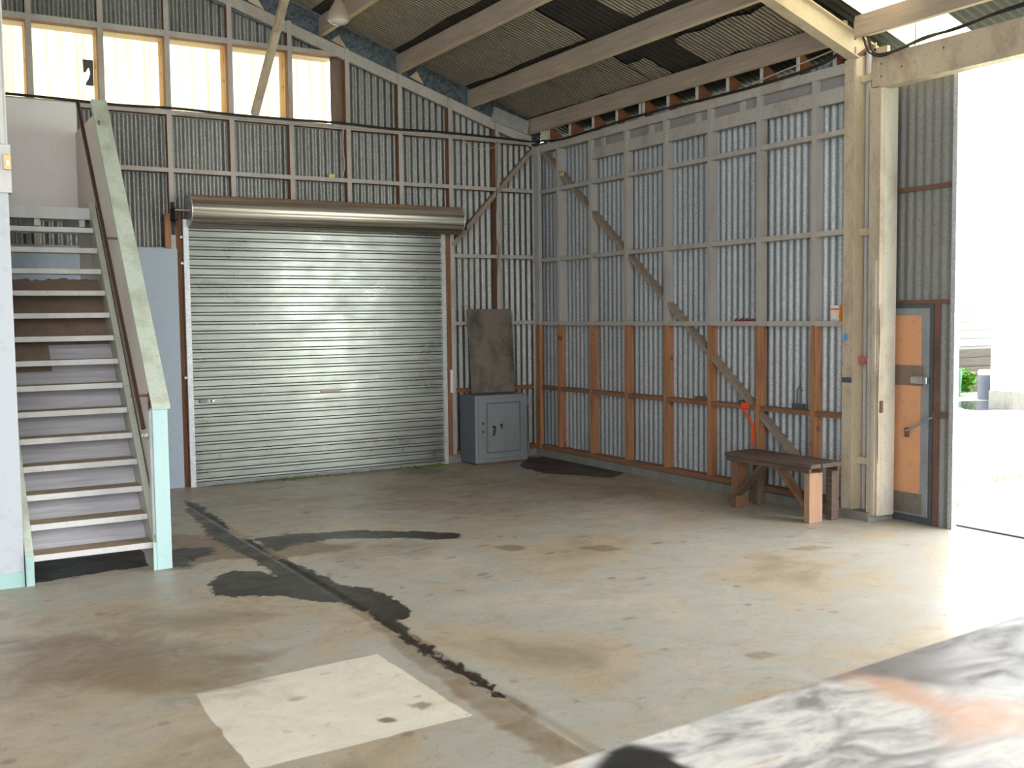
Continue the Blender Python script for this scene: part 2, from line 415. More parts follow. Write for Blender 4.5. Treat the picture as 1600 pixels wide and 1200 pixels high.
DIRT = [
 ([[-5.16,-2.55],[-5.02,-2.64],[-4.77,-2.81],[-4.66,-3.23],[-4.3,-3.41],[-4.03,-3.79],[-4.63,-3.78],[-4.89,-3.66],[-5.03,-3.56],[-5.2,-3.59],[-5.33,-3.74],[-5.43,-3.72]], 1.7, .16),
 ([[-3.16,-4.37],[-2.98,-4.36],[-2.92,-4.53],[-3.11,-4.59]], 1, .03),
 ([[-2.58,-4.75],[-2.41,-4.76],[-2.36,-4.96],[-2.56,-4.98]], .7, .04),
 ([[-3.34,-7.31],[-3.2,-7.32],[-3.16,-7.42],[-3.31,-7.42]], .6, .01),
 ([[-5.13,-7.02],[-5.03,-7.0],[-4.99,-7.07],[-5.08,-7.11]], .55, .01),
 ([[-5.31,-7.1],[-5.25,-7.1],[-5.23,-7.16],[-5.29,-7.15]], .95, .01),
 ([[-1.31,-5.66],[-1.08,-5.67],[-1.01,-5.83],[-1.25,-5.83]], .5, .06),
 ([[-2.22,-0.44],[-1.89,-0.18],[-1.55,-0.49],[-1.93,-0.76]], .8, .08),
 ([[-6.63,-4.89],[-6.14,-4.99],[-5.62,-5.54],[-5.45,-6.03],[-5.7,-6.43],[-6.07,-6.34],[-6.43,-5.91],[-6.72,-5.98]], .7, .3),  # brown stain, deepened to offset light from the open rear
 ([[-4.69,-4.74],[-4.57,-5.11],[-4.70,-7.9],[-4.74,-8.11],[-4.91,-8.0],[-4.83,-6.43]], .6, .03),
 ([[-4.3,-3.3],[-3.5,-3.7],[-3.4,-4.2],[-4.2,-4.3],[-4.55,-3.9]], .35, .2),
 ([[-2.6,-1.2],[-.6,-1.6],[-.6,-3.2],[-2.4,-3.4],[-3.6,-2.2]], .35, .5)]
PATCH = [[-5.92,-6.32],[-4.94,-6.26],[-4.92,-7.29],[-5.05,-7.29],[-5.93,-7.32]]

def build_floor():
    xs = list(np.arange(-12, -7.2, .4)) + list(np.arange(-7.2, .03, .02)) + [.06, .12, .45]
    ys = list(np.arange(-14, -9, .4)) + list(np.arange(-9, .1, .02)) + [.2]
    X, Y = np.meshgrid(xs, ys, indexing='ij'); nx, ny = X.shape
    wob = .05 * vnoise(X, Y, 5, 1) + .035 * vnoise(X, Y, 13, 2) + .02 * vnoise(X, Y, 30, 3)
    R = np.zeros(X.shape); G = np.zeros(X.shape); B = np.zeros(X.shape)
    for p, k in zip(WET, WETK):
        d = poly_sd(X, Y, p) + wob
        R = np.maximum(R, k * np.clip(.5 - d / .15, 0, 1))
    for p, k, s in DIRT:
        d = poly_sd(X, Y, p) + wob * (1 if s > .02 else .3)
        G = np.maximum(G, k * np.clip(.5 - d / max(s, .02), 0, 1))
    d = poly_sd(X, Y, PATCH) + wob * .25
    B = np.clip(.5 - d / .02, 0, 1) * .95
    # pale mortar strip filling the old drain, and scattered footprints and drips
    strip = np.clip(1 - np.abs(X + 4.74 + .04 * vnoise(X, Y, .7, 9)) / .05, 0, 1) * (Y < -5.9) * .35
    B = np.maximum(B, strip)
    B *= (1 - G * .9)
    rng = np.random.RandomState(5)
    for _ in range(420):
        cx, cy = rng.uniform(-7, -.4), rng.uniform(-8.8, -.6); r = rng.uniform(.006, .04); k = rng.uniform(.3, .9)
        q = np.hypot((X - cx) / rng.uniform(1, 2), (Y - cy)) + wob * .5
        G = np.maximum(G, k * np.clip((r - q) / .02, 0, 1))
    sunk = -.012 * np.clip(1 - np.abs(X + 4.68) / .03, 0, 1) * (Y > -8.6) * (Y < -.9)
    V = np.stack([X.ravel(), Y.ravel(), sunk.ravel()], 1)
    idx = np.arange(nx * ny).reshape(nx, ny)
    F = np.stack([idx[:-1, :-1].ravel(), idx[1:, :-1].ravel(), idx[1:, 1:].ravel(), idx[:-1, 1:].ravel()], 1)
    me = bpy.data.meshes.new('floor'); me.from_pydata(V.tolist(), [], F.tolist()); me.materials.append(M['floor'])
    ca = me.color_attributes.new('marks', 'FLOAT_COLOR', 'POINT')
    ca.data.foreach_set('color', np.stack([R.ravel(), G.ravel(), B.ravel(), np.ones(nx * ny)], 1).astype('f').ravel())
    me.polygons.foreach_set('use_smooth', [True] * len(me.polygons))
    o = bpy.data.objects.new('floor', me); COL.objects.link(o); tag(o, kind='structure')
build_floor()

# ------------------------------------------------------------------ back wall
wb = empty('wall_back', kind='structure')
BS = [-8.43, -7.77, -7.11, -6.45, -5.79, -5.13, -4.48, -3.825, -3.165, -2.495, -1.848, -1.193, -.547]   # stud centres
WINZ0, WINZ1, WINX1 = 3.95, 4.70, -2.62
gab = lambda x: 4.02 - .33 * x
corr('cladding', -10, .12, .11, 'x', -.02, WINZ0, 'galv_back', wb)
corr('cladding', -10, .12, .112, 'x', lambda x: WINZ1 if x < WINX1 else WINZ0, lambda x: max(gab(x), WINZ1 if x < WINX1 else 0), 'galv_back', wb)
for i, x in enumerate(BS):
    top = 3.99 - .33 * x
    zb = .07
    if -4.47 < x < -1.25: zb = 2.95
    m = MB().box(x - .026, x + .026, 0, .098, zb, top, side={0: 1})
    o = m.build('stud', ['timber_pale', 'timber_side'], wb)
# corner stud shared with the right wall
MB().box(-.02, .03, -.095, .0, .09, 3.88).build('stud', 'half', wb)
rows = [3.335, 2.51, 1.69, .87]
def nog(z, x0, x1, m='timber_pale', h=.045, y=.004, d=.09):
    return MB().box(x0, x1, y, y + d, z - h / 2, z + h / 2, side={4: 1}).build('nogging', [m, 'timber_side'], wb)
ext = BS + [-.02]
for a, b in zip(ext[:-1], ext[1:]):
    x0, x1 = a + .026, b - .026
    if x1 > -1.3: x1 = b - .026
    nog(3.93, x0, x1, h=.05)
    nog(3.335, x0, x1)
    if a < -4.4: nog(4.735, x0, x1, h=.06)
    elif a < -2.6: nog(4.735, x0, x1, h=.05)
    if b <= -4.4 or a > -1.25:
        nog(2.51, x0, x1); nog(1.69, x0, x1)
        nog(.87, x0, x1, 'timber_raw_x', h=.045)
# sloping rafter plate on the gable studs
for a, b in zip(ext[:-1], ext[1:]):
    x0, x1 = a + .026, b - .026
    f = lambda x: 3.875 - .322 * x
    MB().prism([(x0, .006, f(x0)), (x1, .006, f(x1)), (x1, .006, f(x1) + .125), (x0, .006, f(x0) + .125)], (0, .05, 0)).build('rafter_plate', 'timber_pale', wb)
# bottom plate and kerb
MB().box(-1.16, -.02, .0, .1, .09, .14).build('bottom_plate', 'timber_raw_x', wb)
MB().box(-1.3, 0, -.04, .12, -.01, .088).build('kerb', 'conc', wb)
MB().box(-10, -4.45, .0, .12, -.01, .088).build('kerb', 'conc', wb)
# flat flashing above the gable plate
MB().prism([(-9, .06, 3.88 + 2.80), (.12, .06, 3.88), (.12, .06, 4.20), (-9, .06, 4.20 + 2.99)], (0, .012, 0)).build('gable_flashing', 'galv_gable', wb)
# pale boxed eave end in the corner and packers under the purlins
MB().prism([(-.63, -.035, 4.16), (-.60, -.035, 4.33), (-.10, -.035, 4.19), (-.13, -.035, 4.03)], (0, .05, 0)).build('eave_board', 'galv_strip', wb)
for px, pz in ((-1.72, 4.60), (-2.68, 4.90), (-3.62, 5.2)):
    MB().prism([(px, -.01, pz - .02), (px + .18, -.01, pz - .09), (px + .09, -.01, pz + .05)], (0, .03, 0)).build('packer', 'cream_timber', wb)
# door jamb timbers
MB().box(-4.455, -4.40, -.02, .08, 0, 2.95, side={0: 1}).build('door_jamb', ['timber_side', 'timber_side'], wb)
MB().box(-1.33, -1.225, -.005, .08, .0, 2.95, side={0: 1}).build('door_jamb', ['timber_side', 'timber_raw'], wb)
MB().box(-4.565, -4.51, -.02, .03, 2.52, 2.88).build('timber_block', 'timber_raw', wb)
MB().box(-4.51, -4.46, -.03, .0, .05, 2.75).build('jamb_facing', 'timber_pale', wb)
MB().box(-1.25, -1.215, -.02, .0, .85, 1.13).build('timber_block', 'white_plastic', wb)
# corner brace
mb = MB(); mb.beam((-.05, .03, 3.83), (-1.19, .03, 2.63), .05, .075, up=(0, 1, 0)); mb.build('corner_brace', 'brace', wb)
# splash of light where a sheet lap is open
# windows: one corrugated glass-fibre light per bay
wx = [x for x in BS if x < -2.4]
k = 1
for a, b in zip(wx[:-1], wx[1:]):
    w = empty('window_%d' % k, (a, .2, WINZ0), kind='structure'); k += 1
    x0, x1 = a - .026, b + .026
    if b > -2.6: x1 = b - .13
    torn = (a < -5.3 < b)
    if torn:
        # sheet with a torn hole beside the stud
        hx0, hx1, hz0, hz1 = -5.245, -5.175, 4.195, 4.44
        corr('pane', x0, hx0, .31, 'x', WINZ0 - .05, WINZ1 + .1, 'fibre', w)
        corr('pane', hx1, x1, .31, 'x', WINZ0 - .05, WINZ1 + .1, 'fibre', w)
        corr('pane', hx0, hx1, .31, 'x', WINZ0 - .05, hz0, 'fibre', w)
        corr('pane', hx0, hx1, .31, 'x', hz1, WINZ1 + .1, 'fibre', w)
        pts = [(x + .03, .295, z + .015) for x, z in ((-5.29, 4.43), (-5.285, 4.30), (-5.262, 4.30), (-5.235, 4.35), (-5.222, 4.30), (-5.24, 4.24), (-5.262, 4.205), (-5.27, 4.17), (-5.19, 4.17), (-5.19, 4.43))]
        MB().prism(pts, (0, .006, 0)).build('torn_patch', 'steel_dark', w)
    else:
        corr('pane', x0, x1, .31, 'x', WINZ0 - .05, WINZ1 + .1, 'fibre', w)
    MB().box(b - .026, b + .02, .1, .30, WINZ0, WINZ1).build('window_jamb', 'lit_timber', w)
    MB().box(x0, x1, .1, .30, WINZ1, WINZ1 + .05).build('window_head', 'cream_timber', w)
    MB().box(x0, x1, .1, .30, WINZ0 - .05, WINZ0).build('window_sill', 'timber_pale', w)
MB().box(-2.66, -2.52, .1, .115, WINZ0, WINZ1 + .1).build('window_filler', 'hardboard', wb)

# prop from the sill up to the roof
m = MB(); m.beam((-3.60, -.08, 3.97), (-3.505, -1.0, 5.10), .062, .075, up=(1, 0, 0))
tag(m.build('timber_prop', 'cream_timber'), 'slanting cream timber prop rising from the window sill to the roof', 'timber')

# ------------------------------------------------------------------ right wall
wr = empty('wall_right', kind='structure')
RS = [-.503, -1.193, -1.875, -2.565, -3.258, -3.945, -4.633]
corr('cladding', -4.99, .12, .098, 'y', .0, 3.95, 'galv_right', wr)
for y in RS:
    MB().box(.0, .09, y - .026, y + .026, .14, 3.87).build('stud', 'half', wr)
ry = [-.095] + RS + [-4.99]
for a, b in zip(ry[:-1], ry[1:]):
    y0, y1 = (b + .026 if b > -4.9 else b), (a - .026 if a < -.2 else a)
    for z, mm in ((3.315, 'timber_pale'), (2.465, 'timber_pale'), (1.675, 'timber_pale'), (.87, 'timber_raw_y')):
        MB().box(.004, .09, y0, y1, z - .0225, z + .0225).build('nogging', mm, wr)
    if a < -1.1:
        MB().box(.012, .05, y0, y1, 3.575, 3.70).build('lintel_board', 'timber_pale', wr)
        MB().box(.05, .07, y0, y1, 3.69, 3.80).build('packing_board', 'recess_shade', wr)
for y in (-1.42, -2.30, -3.70, -3.06 + .0):
    MB().box(.02, .049, y - .03, y + .03, 3.702, 3.795).build('packing_block', 'timber_pale', wr)
MB().box(-.004, .095, -4.99, .0, 3.80, 3.885).build('top_plate', 'timber_pale', wr)
MB().box(.0, .095, -4.99, -.09, .09, .14).build('bottom_plate', 'timber_raw_y', wr)
MB().box(-.045, .14, -4.93, 0, -.01, .088).build('kerb', 'conc', wr)
m = MB(); m.beam((.055, -.06, 3.87), (.055, -4.62, .28), .042, .09, up=(1, 0, 0)); m.build('diagonal_brace', 'brace', wr)
for y in (-.305, -.771, -1.248, -1.707, -2.13, -2.19, -2.603, -3.058, -3.508, -3.969, -4.425, -4.85):
    t = empty('rafter_end', (0, y, 3.9), 'stub of brown rafter with a pale cut end on the top plate', 'rafter end', 'rafter stubs on the top plate')
    MB().prism([(.012, y - .028, 3.888), (.34, y - .028, 3.888), (.012, y - .028, 4.11)], (0, .036, 0)).build('rafter_body', 'timber_raw_x', t)
    MB().box(.002, .012, y - .028, y + .008, 3.888, 4.12).build('painted_end', 'white_paint', t)
m = MB(); m.box(.1, .52, -5.0, .2, 3.84, 3.86); m.box(.47, .5, -5.0, .2, 3.84, 4.05)
m.build('soffit', 'blue_dark', wr)

# ------------------------------------------------------------------ roof
ceil = empty('ceiling', kind='structure')
XL = -9.0
def sheet(name, x0, x1, y0, y1, m, dz=0.0, nx=1, ny=1, rag=0.0):
    vs = []; fs = []
    for i in range(nx + 1):
        for j in range(ny + 1):
            x = x0 + (x1 - x0) * i / nx; y = y0 + (y1 - y0) * j / ny
            if rag and (i in (0, nx)): x += random.uniform(-rag, rag)
            if rag and (j in (0, ny)): y += random.uniform(-rag, rag)
            vs.append((x, y, ROOF(x) + dz))
    for i in range(nx):
        for j in range(ny):
            q = i * (ny + 1) + j; fs.append((q, q + 1, q + ny + 2, q + ny + 1))
    return MB().poly(vs, fs).build(name, m, ceil)
# corrugated iron above everything (with the gap for the clear sheet)
def roof_iron(y0, y1, m, name, dz=.03, x0=XL, x1=.75):
    n = int((y1 - y0) / .083 * 8); vs = []; fs = []
    for i in range(n + 1):
        y = y0 + (y1 - y0) * i / n; off = .01 * math.sin(2 * math.pi * y / .083)
        for x in (x0, x1): vs.append((x, y, ROOF(x) + dz + off))
    for i in range(n): fs.append((2 * i, 2 * i + 1, 2 * i + 3, 2 * i + 2))
    return MB().poly(vs, fs).build(name, m, ceil, smooth=True)
roof_iron(-5.17, .6, 'roof_iron', 'roof_sheet')
roof_iron(-14, -5.76, 'roof_iron', 'roof_sheet')
o = roof_iron(-5.76, -5.17, 'roof_iron', 'roof_sheet', x0=XL, x1=-1.6)
o = roof_iron(-5.76, -5.17, 'fibre', 'clear_roof_sheet', x0=-1.6, x1=.75)
# far slope of the roof, beyond the ridge
MB().poly([(XL, -14, ROOF(XL) + .03), (XL, .6, ROOF(XL) + .03), (-14, .6, 5.6), (-14, -14, 5.6)], [(0, 1, 2, 3)]).build('roof_sheet', 'roof_iron', ceil)
MB().poly([(-12, -14, 0), (-12, .6, 0), (-12, .6, 7), (-12, -14, 7)], [(0, 1, 2, 3)]).build('wall_left', 'wall_white', None)['kind'] = 'structure'
# foil insulation hung under the iron, torn away in places
bays = [(-.9 + .03, -.06), (-1.83, -.97), (-2.78, -1.9), (-3.72, -2.85), (-4.66, -3.79), (-8.9, -4.73)]
sheet('insulation', bays[0][0], bays[0][1], -2.45, .03, 'foil', nx=4, ny=8, rag=.02)
sheet('insulation', -.40, bays[0][1], -2.75, -2.40, 'foil', nx=4, ny=3, rag=.03)
sheet('insulation', -.52, bays[0][1], -4.98, -3.32, 'foil', nx=4, ny=8, rag=.03)
sheet('insulation', bays[1][0], bays[1][1], -2.52, .03, 'foil', nx=4, ny=8, rag=.02)
sheet('insulation', bays[1][0], bays[1][1], -4.98, -3.28, 'foil', nx=4, ny=8, rag=.03)
for bx0, bx1 in bays[2:]:
    sheet('insulation', bx0, bx1 - .05, -4.98, .03, 'foil', nx=4, ny=10, rag=.02)
sheet('insulation', -8.9, -1.0, -14, -5.85, 'foil', dz=-.0)

# purlins run the length of the shed
for i, x in enumerate((-.05, -.90, -1.84, -2.78, -3.72, -4.66, -5.6)):
    zb = 4.30 - .33 * (x + .90) if i else 4.045
    for y0, y1 in ((-5.02, .10), (-13.9, -5.14)):
        t = empty('purlin', (x, y0, zb), ['doubled eave purlin', 'first roof purlin up from the eave', 'second roof purlin up from the eave', 'third roof purlin up from the eave', 'fourth roof purlin up from the eave', 'fifth roof purlin up from the eave', 'sixth roof purlin up from the eave'][i] + (' in the rear bay' if y0 > -6 else ' in the near bay'), 'purlin', None)
        tag(t, group='greyed timber purlins')
        h = ROOF(x) - .01 - zb
        m = MB().box(x - .022, x + .028, y0, y1, zb + .004, zb + h)
        m.build('purlin_board', 'purlin', t)
        MB().box(x - .022, x + .028, y0, y1, zb, zb + .0035).build('lower_face', 'purlin_low', t)
        if i == 0:
            MB().box(x - .032, x - .0225, y0, y1, zb + .003, zb + .14).build('cover_board', 'purlin', t)

# ------------------------------------------------------------------ portal frame: rafter and column
rf = empty('steel_rafter', (0, -5.08, 3.9), 'cream painted steel roof rafter rising from the column head', 'rafter')
rz = lambda x: 3.895 - .345 * x
def flange(z0, z1, y0, y1, name, x0=-9.0, x1=0.0):
    MB().prism([(x0, y0, rz(x0) + z0), (x1, y0, rz(x1) + z0), (x1, y0, rz(x1) + z1), (x0, y0, rz(x0) + z1)], (0, y1 - y0, 0)).build(name, 'cream', rf)
flange(0, .012, -5.135, -5.02, 'bottom_flange')
flange(.012, .2, -5.085, -5.078, 'web', x1=.24)
flange(.2, .212, -5.12, -5.02, 'top_flange', x1=.28)
cl = empty('steel_column', (0, -5.04, .09), 'cream painted steel column beside the big side opening', 'column')
MB().box(-.012, .0, -5.09, -4.985, .03, 3.90).build('inner_flange', 'cream_timber', cl)
MB().box(.0, .20, -5.098, -5.088, .03, 4.0).build('web', 'cream', cl)
MB().box(.20, .235, -5.25, -5.09, .03, 4.0).build('outer_lining', 'cream', cl)
MB().box(.20, .212, -5.13, -4.985, .03, 4.05).build('outer_flange', 'cream', cl)
MB().prism([(-.004, -5.1, 3.90), (.2, -5.1, 3.97), (.2, -5.1, 4.06), (.0, -5.1, 3.93)], (0, .012, 0)).build('knee_plate', 'rust', cl)
MB().tube([(.12, -5.125, .05), (.12, -5.125, 3.97)], .022, 12).build('downpipe', 'pipe', cl, smooth=True)
for z in (.47, 1.33, 2.42, 3.70):
    MB().box(.05, .09, -5.244, -5.10, z, z + .06, bev=0).build('pipe_clip', {1.33: 'red_paint'}.get(z, 'cream'), cl, bevel=.004)
MB().box(-.03, .3, -5.30, -4.95, -.01, .075).build('concrete_pad', 'conc', cl, bevel=.01)
MB().box(-.016, -.012, -5.09, -4.985, 1.17, 1.215).build('grey_tape', 'steel_dark', cl)
tag(MB().lathe([(0, -.03), (.013, -.028), (.016, 0), (.012, .03), (0, .034)], (-.02, -5.03, 1.56), 10).build('blue_hook', mat('blue_plastic', srgb(60, 130, 200), .4)), 'small bright blue hook stuck on the column flange', 'hook')

jm = empty('timber_jamb', (.0, -5.25, .0), 'tall chalky white timber jamb at the edge of the big opening', 'door jamb')
MB().box(.0, .05, -5.36, -5.245, .055, 3.63).build('jamb_face', 'cream_timber', jm, bevel=.003)
MB().box(-.012, .0, -5.335, -5.30, .06, 2.2).build('split_batten', 'white_jamb', jm)
MB().box(.05, .21, -5.36, -5.25, .055, 3.63).build('jamb_return', 'white_jamb', jm)
MB().tube([(.002 + .006 * math.sin(z * 5), -5.362 - .002 * math.sin(z * 9), z) for z in [.5 + .1 * k for k in range(14)]], [.002 + .004 * abs(math.sin(k * .7)) for k in range(14)], 6).build('torn_seam', 'hardboard', jm)
MB().box(.02, .05, -5.376, -5.36, .93, 1.03).build('jamb_catch', 'rust', jm, bevel=.003)
hd = empty('door_header', (0, -8, 3.6), 'wide cream header beam spanning the big side opening', 'beam')
MB().box(.0, .14, -11.5, -5.265, 3.615, 3.875).build('header_beam', 'cream_timber', hd, bevel=.004)
MB().box(-.012, .0, -11.5, -5.34, 3.61, 3.632).build('header_lip', 'cream_timber', hd)
for y, z in ((-5.36, 3.80), (-5.36, 3.70), (-5.56, 3.74), (-5.95, 3.8)):
    MB().lathe([(0, -.004), (.008, -.003), (.008, 0)], (-.001, y, z), 8, axis='x').build('bolt', 'rust', hd)

corr('wall_front_light_block', -4.2, .05, -13.9, 'x', 0, lambda x: 4.2 - .33 * x, 'galv_back', None)['kind'] = 'structure'  # unseen partial wall, added to darken the reflection in the roller door
# second, hidden-from-here return of the right wall beyond the opening
MB().box(.0, .1, -14, -11.5, 0, 4.15).build('wall_right', 'wall_white')['kind'] = 'structure'

# ------------------------------------------------------------------ sliding door leaf, outside the wall
sd = empty('sliding_door', (.27, -5.3, .02), 'corrugated iron sliding door leaf with an orange ply wicket, half open', 'door')
SX = .27
corr('door_sheet', -5.845, -5.60, SX + .02, 'y', -.045, 3.72, 'galv_leaf', sd, amp=.0065)
corr('door_sheet', -5.60, -3.3, SX + .02, 'y', 1.83, 3.72, 'galv_leaf', sd, amp=.0065)
MB().box(SX - .0, SX + .06, -5.885, -5.845, -.045, 3.72).build('edge_post', 'galv_strip', sd)
MB().box(SX - .005, SX + .003, -5.83, -5.25, 2.765, 2.805).build('frame_rail', 'rust', sd)
MB().box(SX - .005, SX + .003, -5.83, -5.20, 1.835, 1.868).build('frame_rail', 'rust', sd)
MB().box(SX - .005, SX + .003, -5.83, -5.69, .90, .95).build('frame_rail', 'rust', sd)
MB().box(SX - .006, SX + .006, -5.75, -5.70, -.045, 1.84).build('frame_post', 'rust', sd)
wk = MB().box(SX - .0, SX + .03, -5.69, -4.9, -.045, 1.83).build('wicket_door', 'steel_dark', sd)
MB().box(SX - .008, SX, -5.655, -4.95, .06, 1.80).build('wicket_surround', 'steel_frame', wk, bevel=.003)
MB().box(SX - .014, SX - .008, -5.58, -4.98, .24, 1.74).build('ply_panel', 'ply', wk)
MB().box(SX - .016, SX - .008, -5.60, -4.98, .08, .25).build('lower_panel', 'plate', wk)
MB().box(SX - .02, SX - .0145, -5.60, -4.98, 1.155, 1.325).build('lock_board', 'hardboard', wk)
lk = MB().box(SX - .05, SX - .021, -5.62, -5.50, 1.175, 1.235).build('rim_lock', 'chrome', wk, bevel=.008)
MB().box(SX - .055, SX - .015, -5.665, -5.63, 1.175, 1.235).build('lock_keep', 'chrome', sd, bevel=.005)
m = MB(); m.beam((SX - .04, -5.47, .775), (SX - .03, -5.70, .90), .008, .045, up=(1, 0, 0)); m.build('latch_bar', 'steel_frame', sd)
MB().box(SX - .04, SX - .014, -5.48, -5.44, .72, .80).build('latch_hook', 'rust', wk, bevel=.008)
MB().lathe([(0, -.008), (.012, -.006), (.014, 0)], (SX - .014, -5.53, 1.0), 10, axis='x').build('cylinder_lock', 'chrome', wk)
# floor rail of the sliding door
tag(MB().box(.43, .47, -12, -5.3, -.045, .014).build('door_rail', 'steel_dark'), 'thin dark floor rail along the threshold of the side opening', 'rail')

# ------------------------------------------------------------------ roller door
rd = empty('roller_door', (-2.8, -.06, 0), 'silver ribbed steel roller door, fully closed', 'roller door')
def curtain():
    x0, x1, yb = -4.345, -1.37, -.075; per = .0985; z = -.015; prof = []
    while z < 2.90:
        prof += [(z, 0), (z + .055, .0005), (z + .057, .010), (z + .0625, .010), (z + .0645, -.0035), (z + .067, -.0045), (z + .0865, -.004), (z + .0885, .012), (z + .0955, .012), (z + .0975, 0)]
        z += per
    prof.append((2.9, 0)); vs = []; fs = []; mi = []; n = 24
    for i in range(n + 1):
        x = x0 + (x1 - x0) * i / n
        for zz, yy in prof:
            vs.append((x, yb + yy + .004 * math.sin(x * 3 + zz), zz))
    k = len(prof)
    for i in range(n):
        for j in range(k - 1):
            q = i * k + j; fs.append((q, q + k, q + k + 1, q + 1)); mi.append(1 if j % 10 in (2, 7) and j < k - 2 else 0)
    mb = MB(); mb.poly(vs, fs); mb.mi = mi; mb.build('curtain', ['rdoor', 'groove_brown'], rd)
curtain()
MB().box(-4.345, -1.37, -.09, -.05, -.03, .03).build('bottom_rail', 'steel_frame', rd, bevel=.004)
for x0, x1 in ((-4.40, -4.345), (-1.385, -1.335)):
    MB().box(x0, x1, -.10, -.045, -.02, 2.82).build('guide', 'galv_strip', rd)
prof = [(0, 0)]
dr = MB(); n = 64; vs = []; fs = []; cx0, cx1 = -4.36, -1.205; cy, cz = -.20, 2.905
for xx in (cx0, cx1):
    for k in range(n):
        a = 2 * math.pi * k / n; r = .162 - .004 * (k % 8 == 0) - .0025 * (k % 8 == 1)
        vs.append((xx, cy + r * math.cos(a), cz + r * math.sin(a)))
for k in range(n): fs.append((k, (k + 1) % n, n + (k + 1) % n, n + k))
drum_o = dr.poly(vs, fs).build('drum', 'drum', rd, smooth=True)
for xx in (cx0 - .004, cx1 - .004):
    MB().lathe([(.0, 0), (.13, 0), (.166, -.002), (.168, .008), (.12, .010), (0, .010)], (xx, cy, cz), 40, axis='x').build('drum_end_cap', 'galv_strip', drum_o, smooth=True)
MB().tube([(-4.50, cy, cz), (-1.10, cy, cz)], .012, 10).build('axle', 'chrome', rd, smooth=True)
for x0, x1, y1 in ((-4.505, -4.468, 0), (-1.16, -1.10, 0)):
    MB().box(x0, x1, -.21, -.0, 2.80, 2.93).build('drum_bracket', 'black_iron', rd, bevel=.006)
MB().box(-4.505, -4.465, -.04, -.03, 2.66, 3.0).build('bracket_plate', 'black_iron', rd)
for z in (2.35, 1.15, 2.62):
    MB().box(-4.43, -4.40, -.085, -.03, z, z + .03).build('guide_bolt', 'chrome', rd, bevel=.004)
MB().box(-2.93, -2.70, -.094, -.088, .935, .972).build('worn_label', painted('faded_pink_label', srgb(176, 160, 156), srgb(140, 130, 128), .5), rd)
MB().box(-4.28, -4.20, -.096, -.086, .89, .925).build('lock_slot', 'steel_frame', rd, bevel=.003)
MB().lathe([(0, -.008), (.014, -.007), (.016, 0)], (-4.14, -.088, .905), 12, axis='y').build('keyhole', 'chrome', rd)

# sheet standing against the wall beside the door
tag(MB().box(-7.4, -4.455, -.05, -.035, .0, 2.515).build('wall_sheet', 'blue_sheet'), 'flat blue-grey sheet standing against the wall beside the roller door', 'sheet')
tag(MB().box(-7.2, -5.46, -.52, -.5, 2.76, 3.84).build('landing_screen', 'lining'), 'large off-white lining panel behind the stair landing', 'panel')

# ------------------------------------------------------------------ staircase
st = empty('staircase', (-5.9, -3.6, 0), 'steep open staircase with white edged treads and mint capped side', 'staircase')
Y1, Z1, DY, DZ = -3.66, .20, .1523, .1824
SXL, SXR = -6.31, -5.535
def ty(i): return Y1 + DY * i
def tz(i): return Z1 + DZ * i
for i in range(14):
    z = tz(i); y = ty(i)
    m = MB().box(SXL, SXR, y, y + .20, z - .042, z, side={5: 1, 2: 0})
    m.build('tread', ['white_paint', 'tread_top'], st, bevel=.002)
# landing
lm = MB().box(-7.3, SXR, ty(14), -.54, tz(14) - .035, tz(14), side={5: 1}); lm.build('landing', ['white_paint', 'tread_top'], st)
MB().box(-7.3, SXR, ty(14) - .004, ty(14) + .03, tz(14) - .10, tz(14) + .0).build('landing_edge', 'white_paint', st)
for x in (-6.22, -5.98, -5.62):
    MB().box(x, x + .045, ty(14) + .03, -.54, tz(14) - .16, tz(14) - .036).build('landing_joist', 'white_paint', st)
def stringer(x0, x1, mt):
    a = [(ty(0) - .02, 0), (ty(0) - .02, tz(0) - .0), (ty(14) + .02, tz(14) + .05), (ty(14) + .2, tz(14) + .05), (ty(14) + .2, tz(14) - .22), (ty(0) + .26, 0)]
    return MB().prism([(x0, y, z) for y, z in a], (x1 - x0, 0, 0)).build('stringer', mt, st)
stringer(-6.365, -6.312, 'mint'); stringer(SXR + .001, SXR + .045, 'stringer')
MB().box(-6.362, -6.315, ty(0) - .026, ty(0) - .021, 0, .20).build('stringer_toe', 'teal', st)
MB().box(SXR - .002, SXR + .046, ty(0) - .026, ty(0) - .021, .0, .20).build('stringer_toe', 'teal_light', st)
# sloping lining behind the lower flight, brown hardboard above it
def slope_board(i0, i1, x0, x1, m, name, off=.24, th=.01, ragged=0):
    n = 24 if ragged else 1; top = []
    for k in range(n + 1):
        x = x0 + (x1 - x0) * k / n; e = i1 + (random.uniform(-ragged, ragged) if ragged else 0)
        top.append((x, ty(e) + off, tz(e)))
    pts = [(x0, ty(i0) + off, tz(i0))] + [(x1, ty(i0) + off, tz(i0))] + top[::-1]
    return MB().prism(pts, (0, th, 0)).build(name, m, st)
slope_board(-.25, 7.6, SXL, SXR, 'lavender', 'riser_lining')
slope_board(7.55, 10.55, SXL, SXR, 'hardboard', 'riser_lining', off=.25, ragged=.10)
slope_board(6.5, 7.7, SXL, -6.0, 'hardboard', 'riser_lining', off=.225)
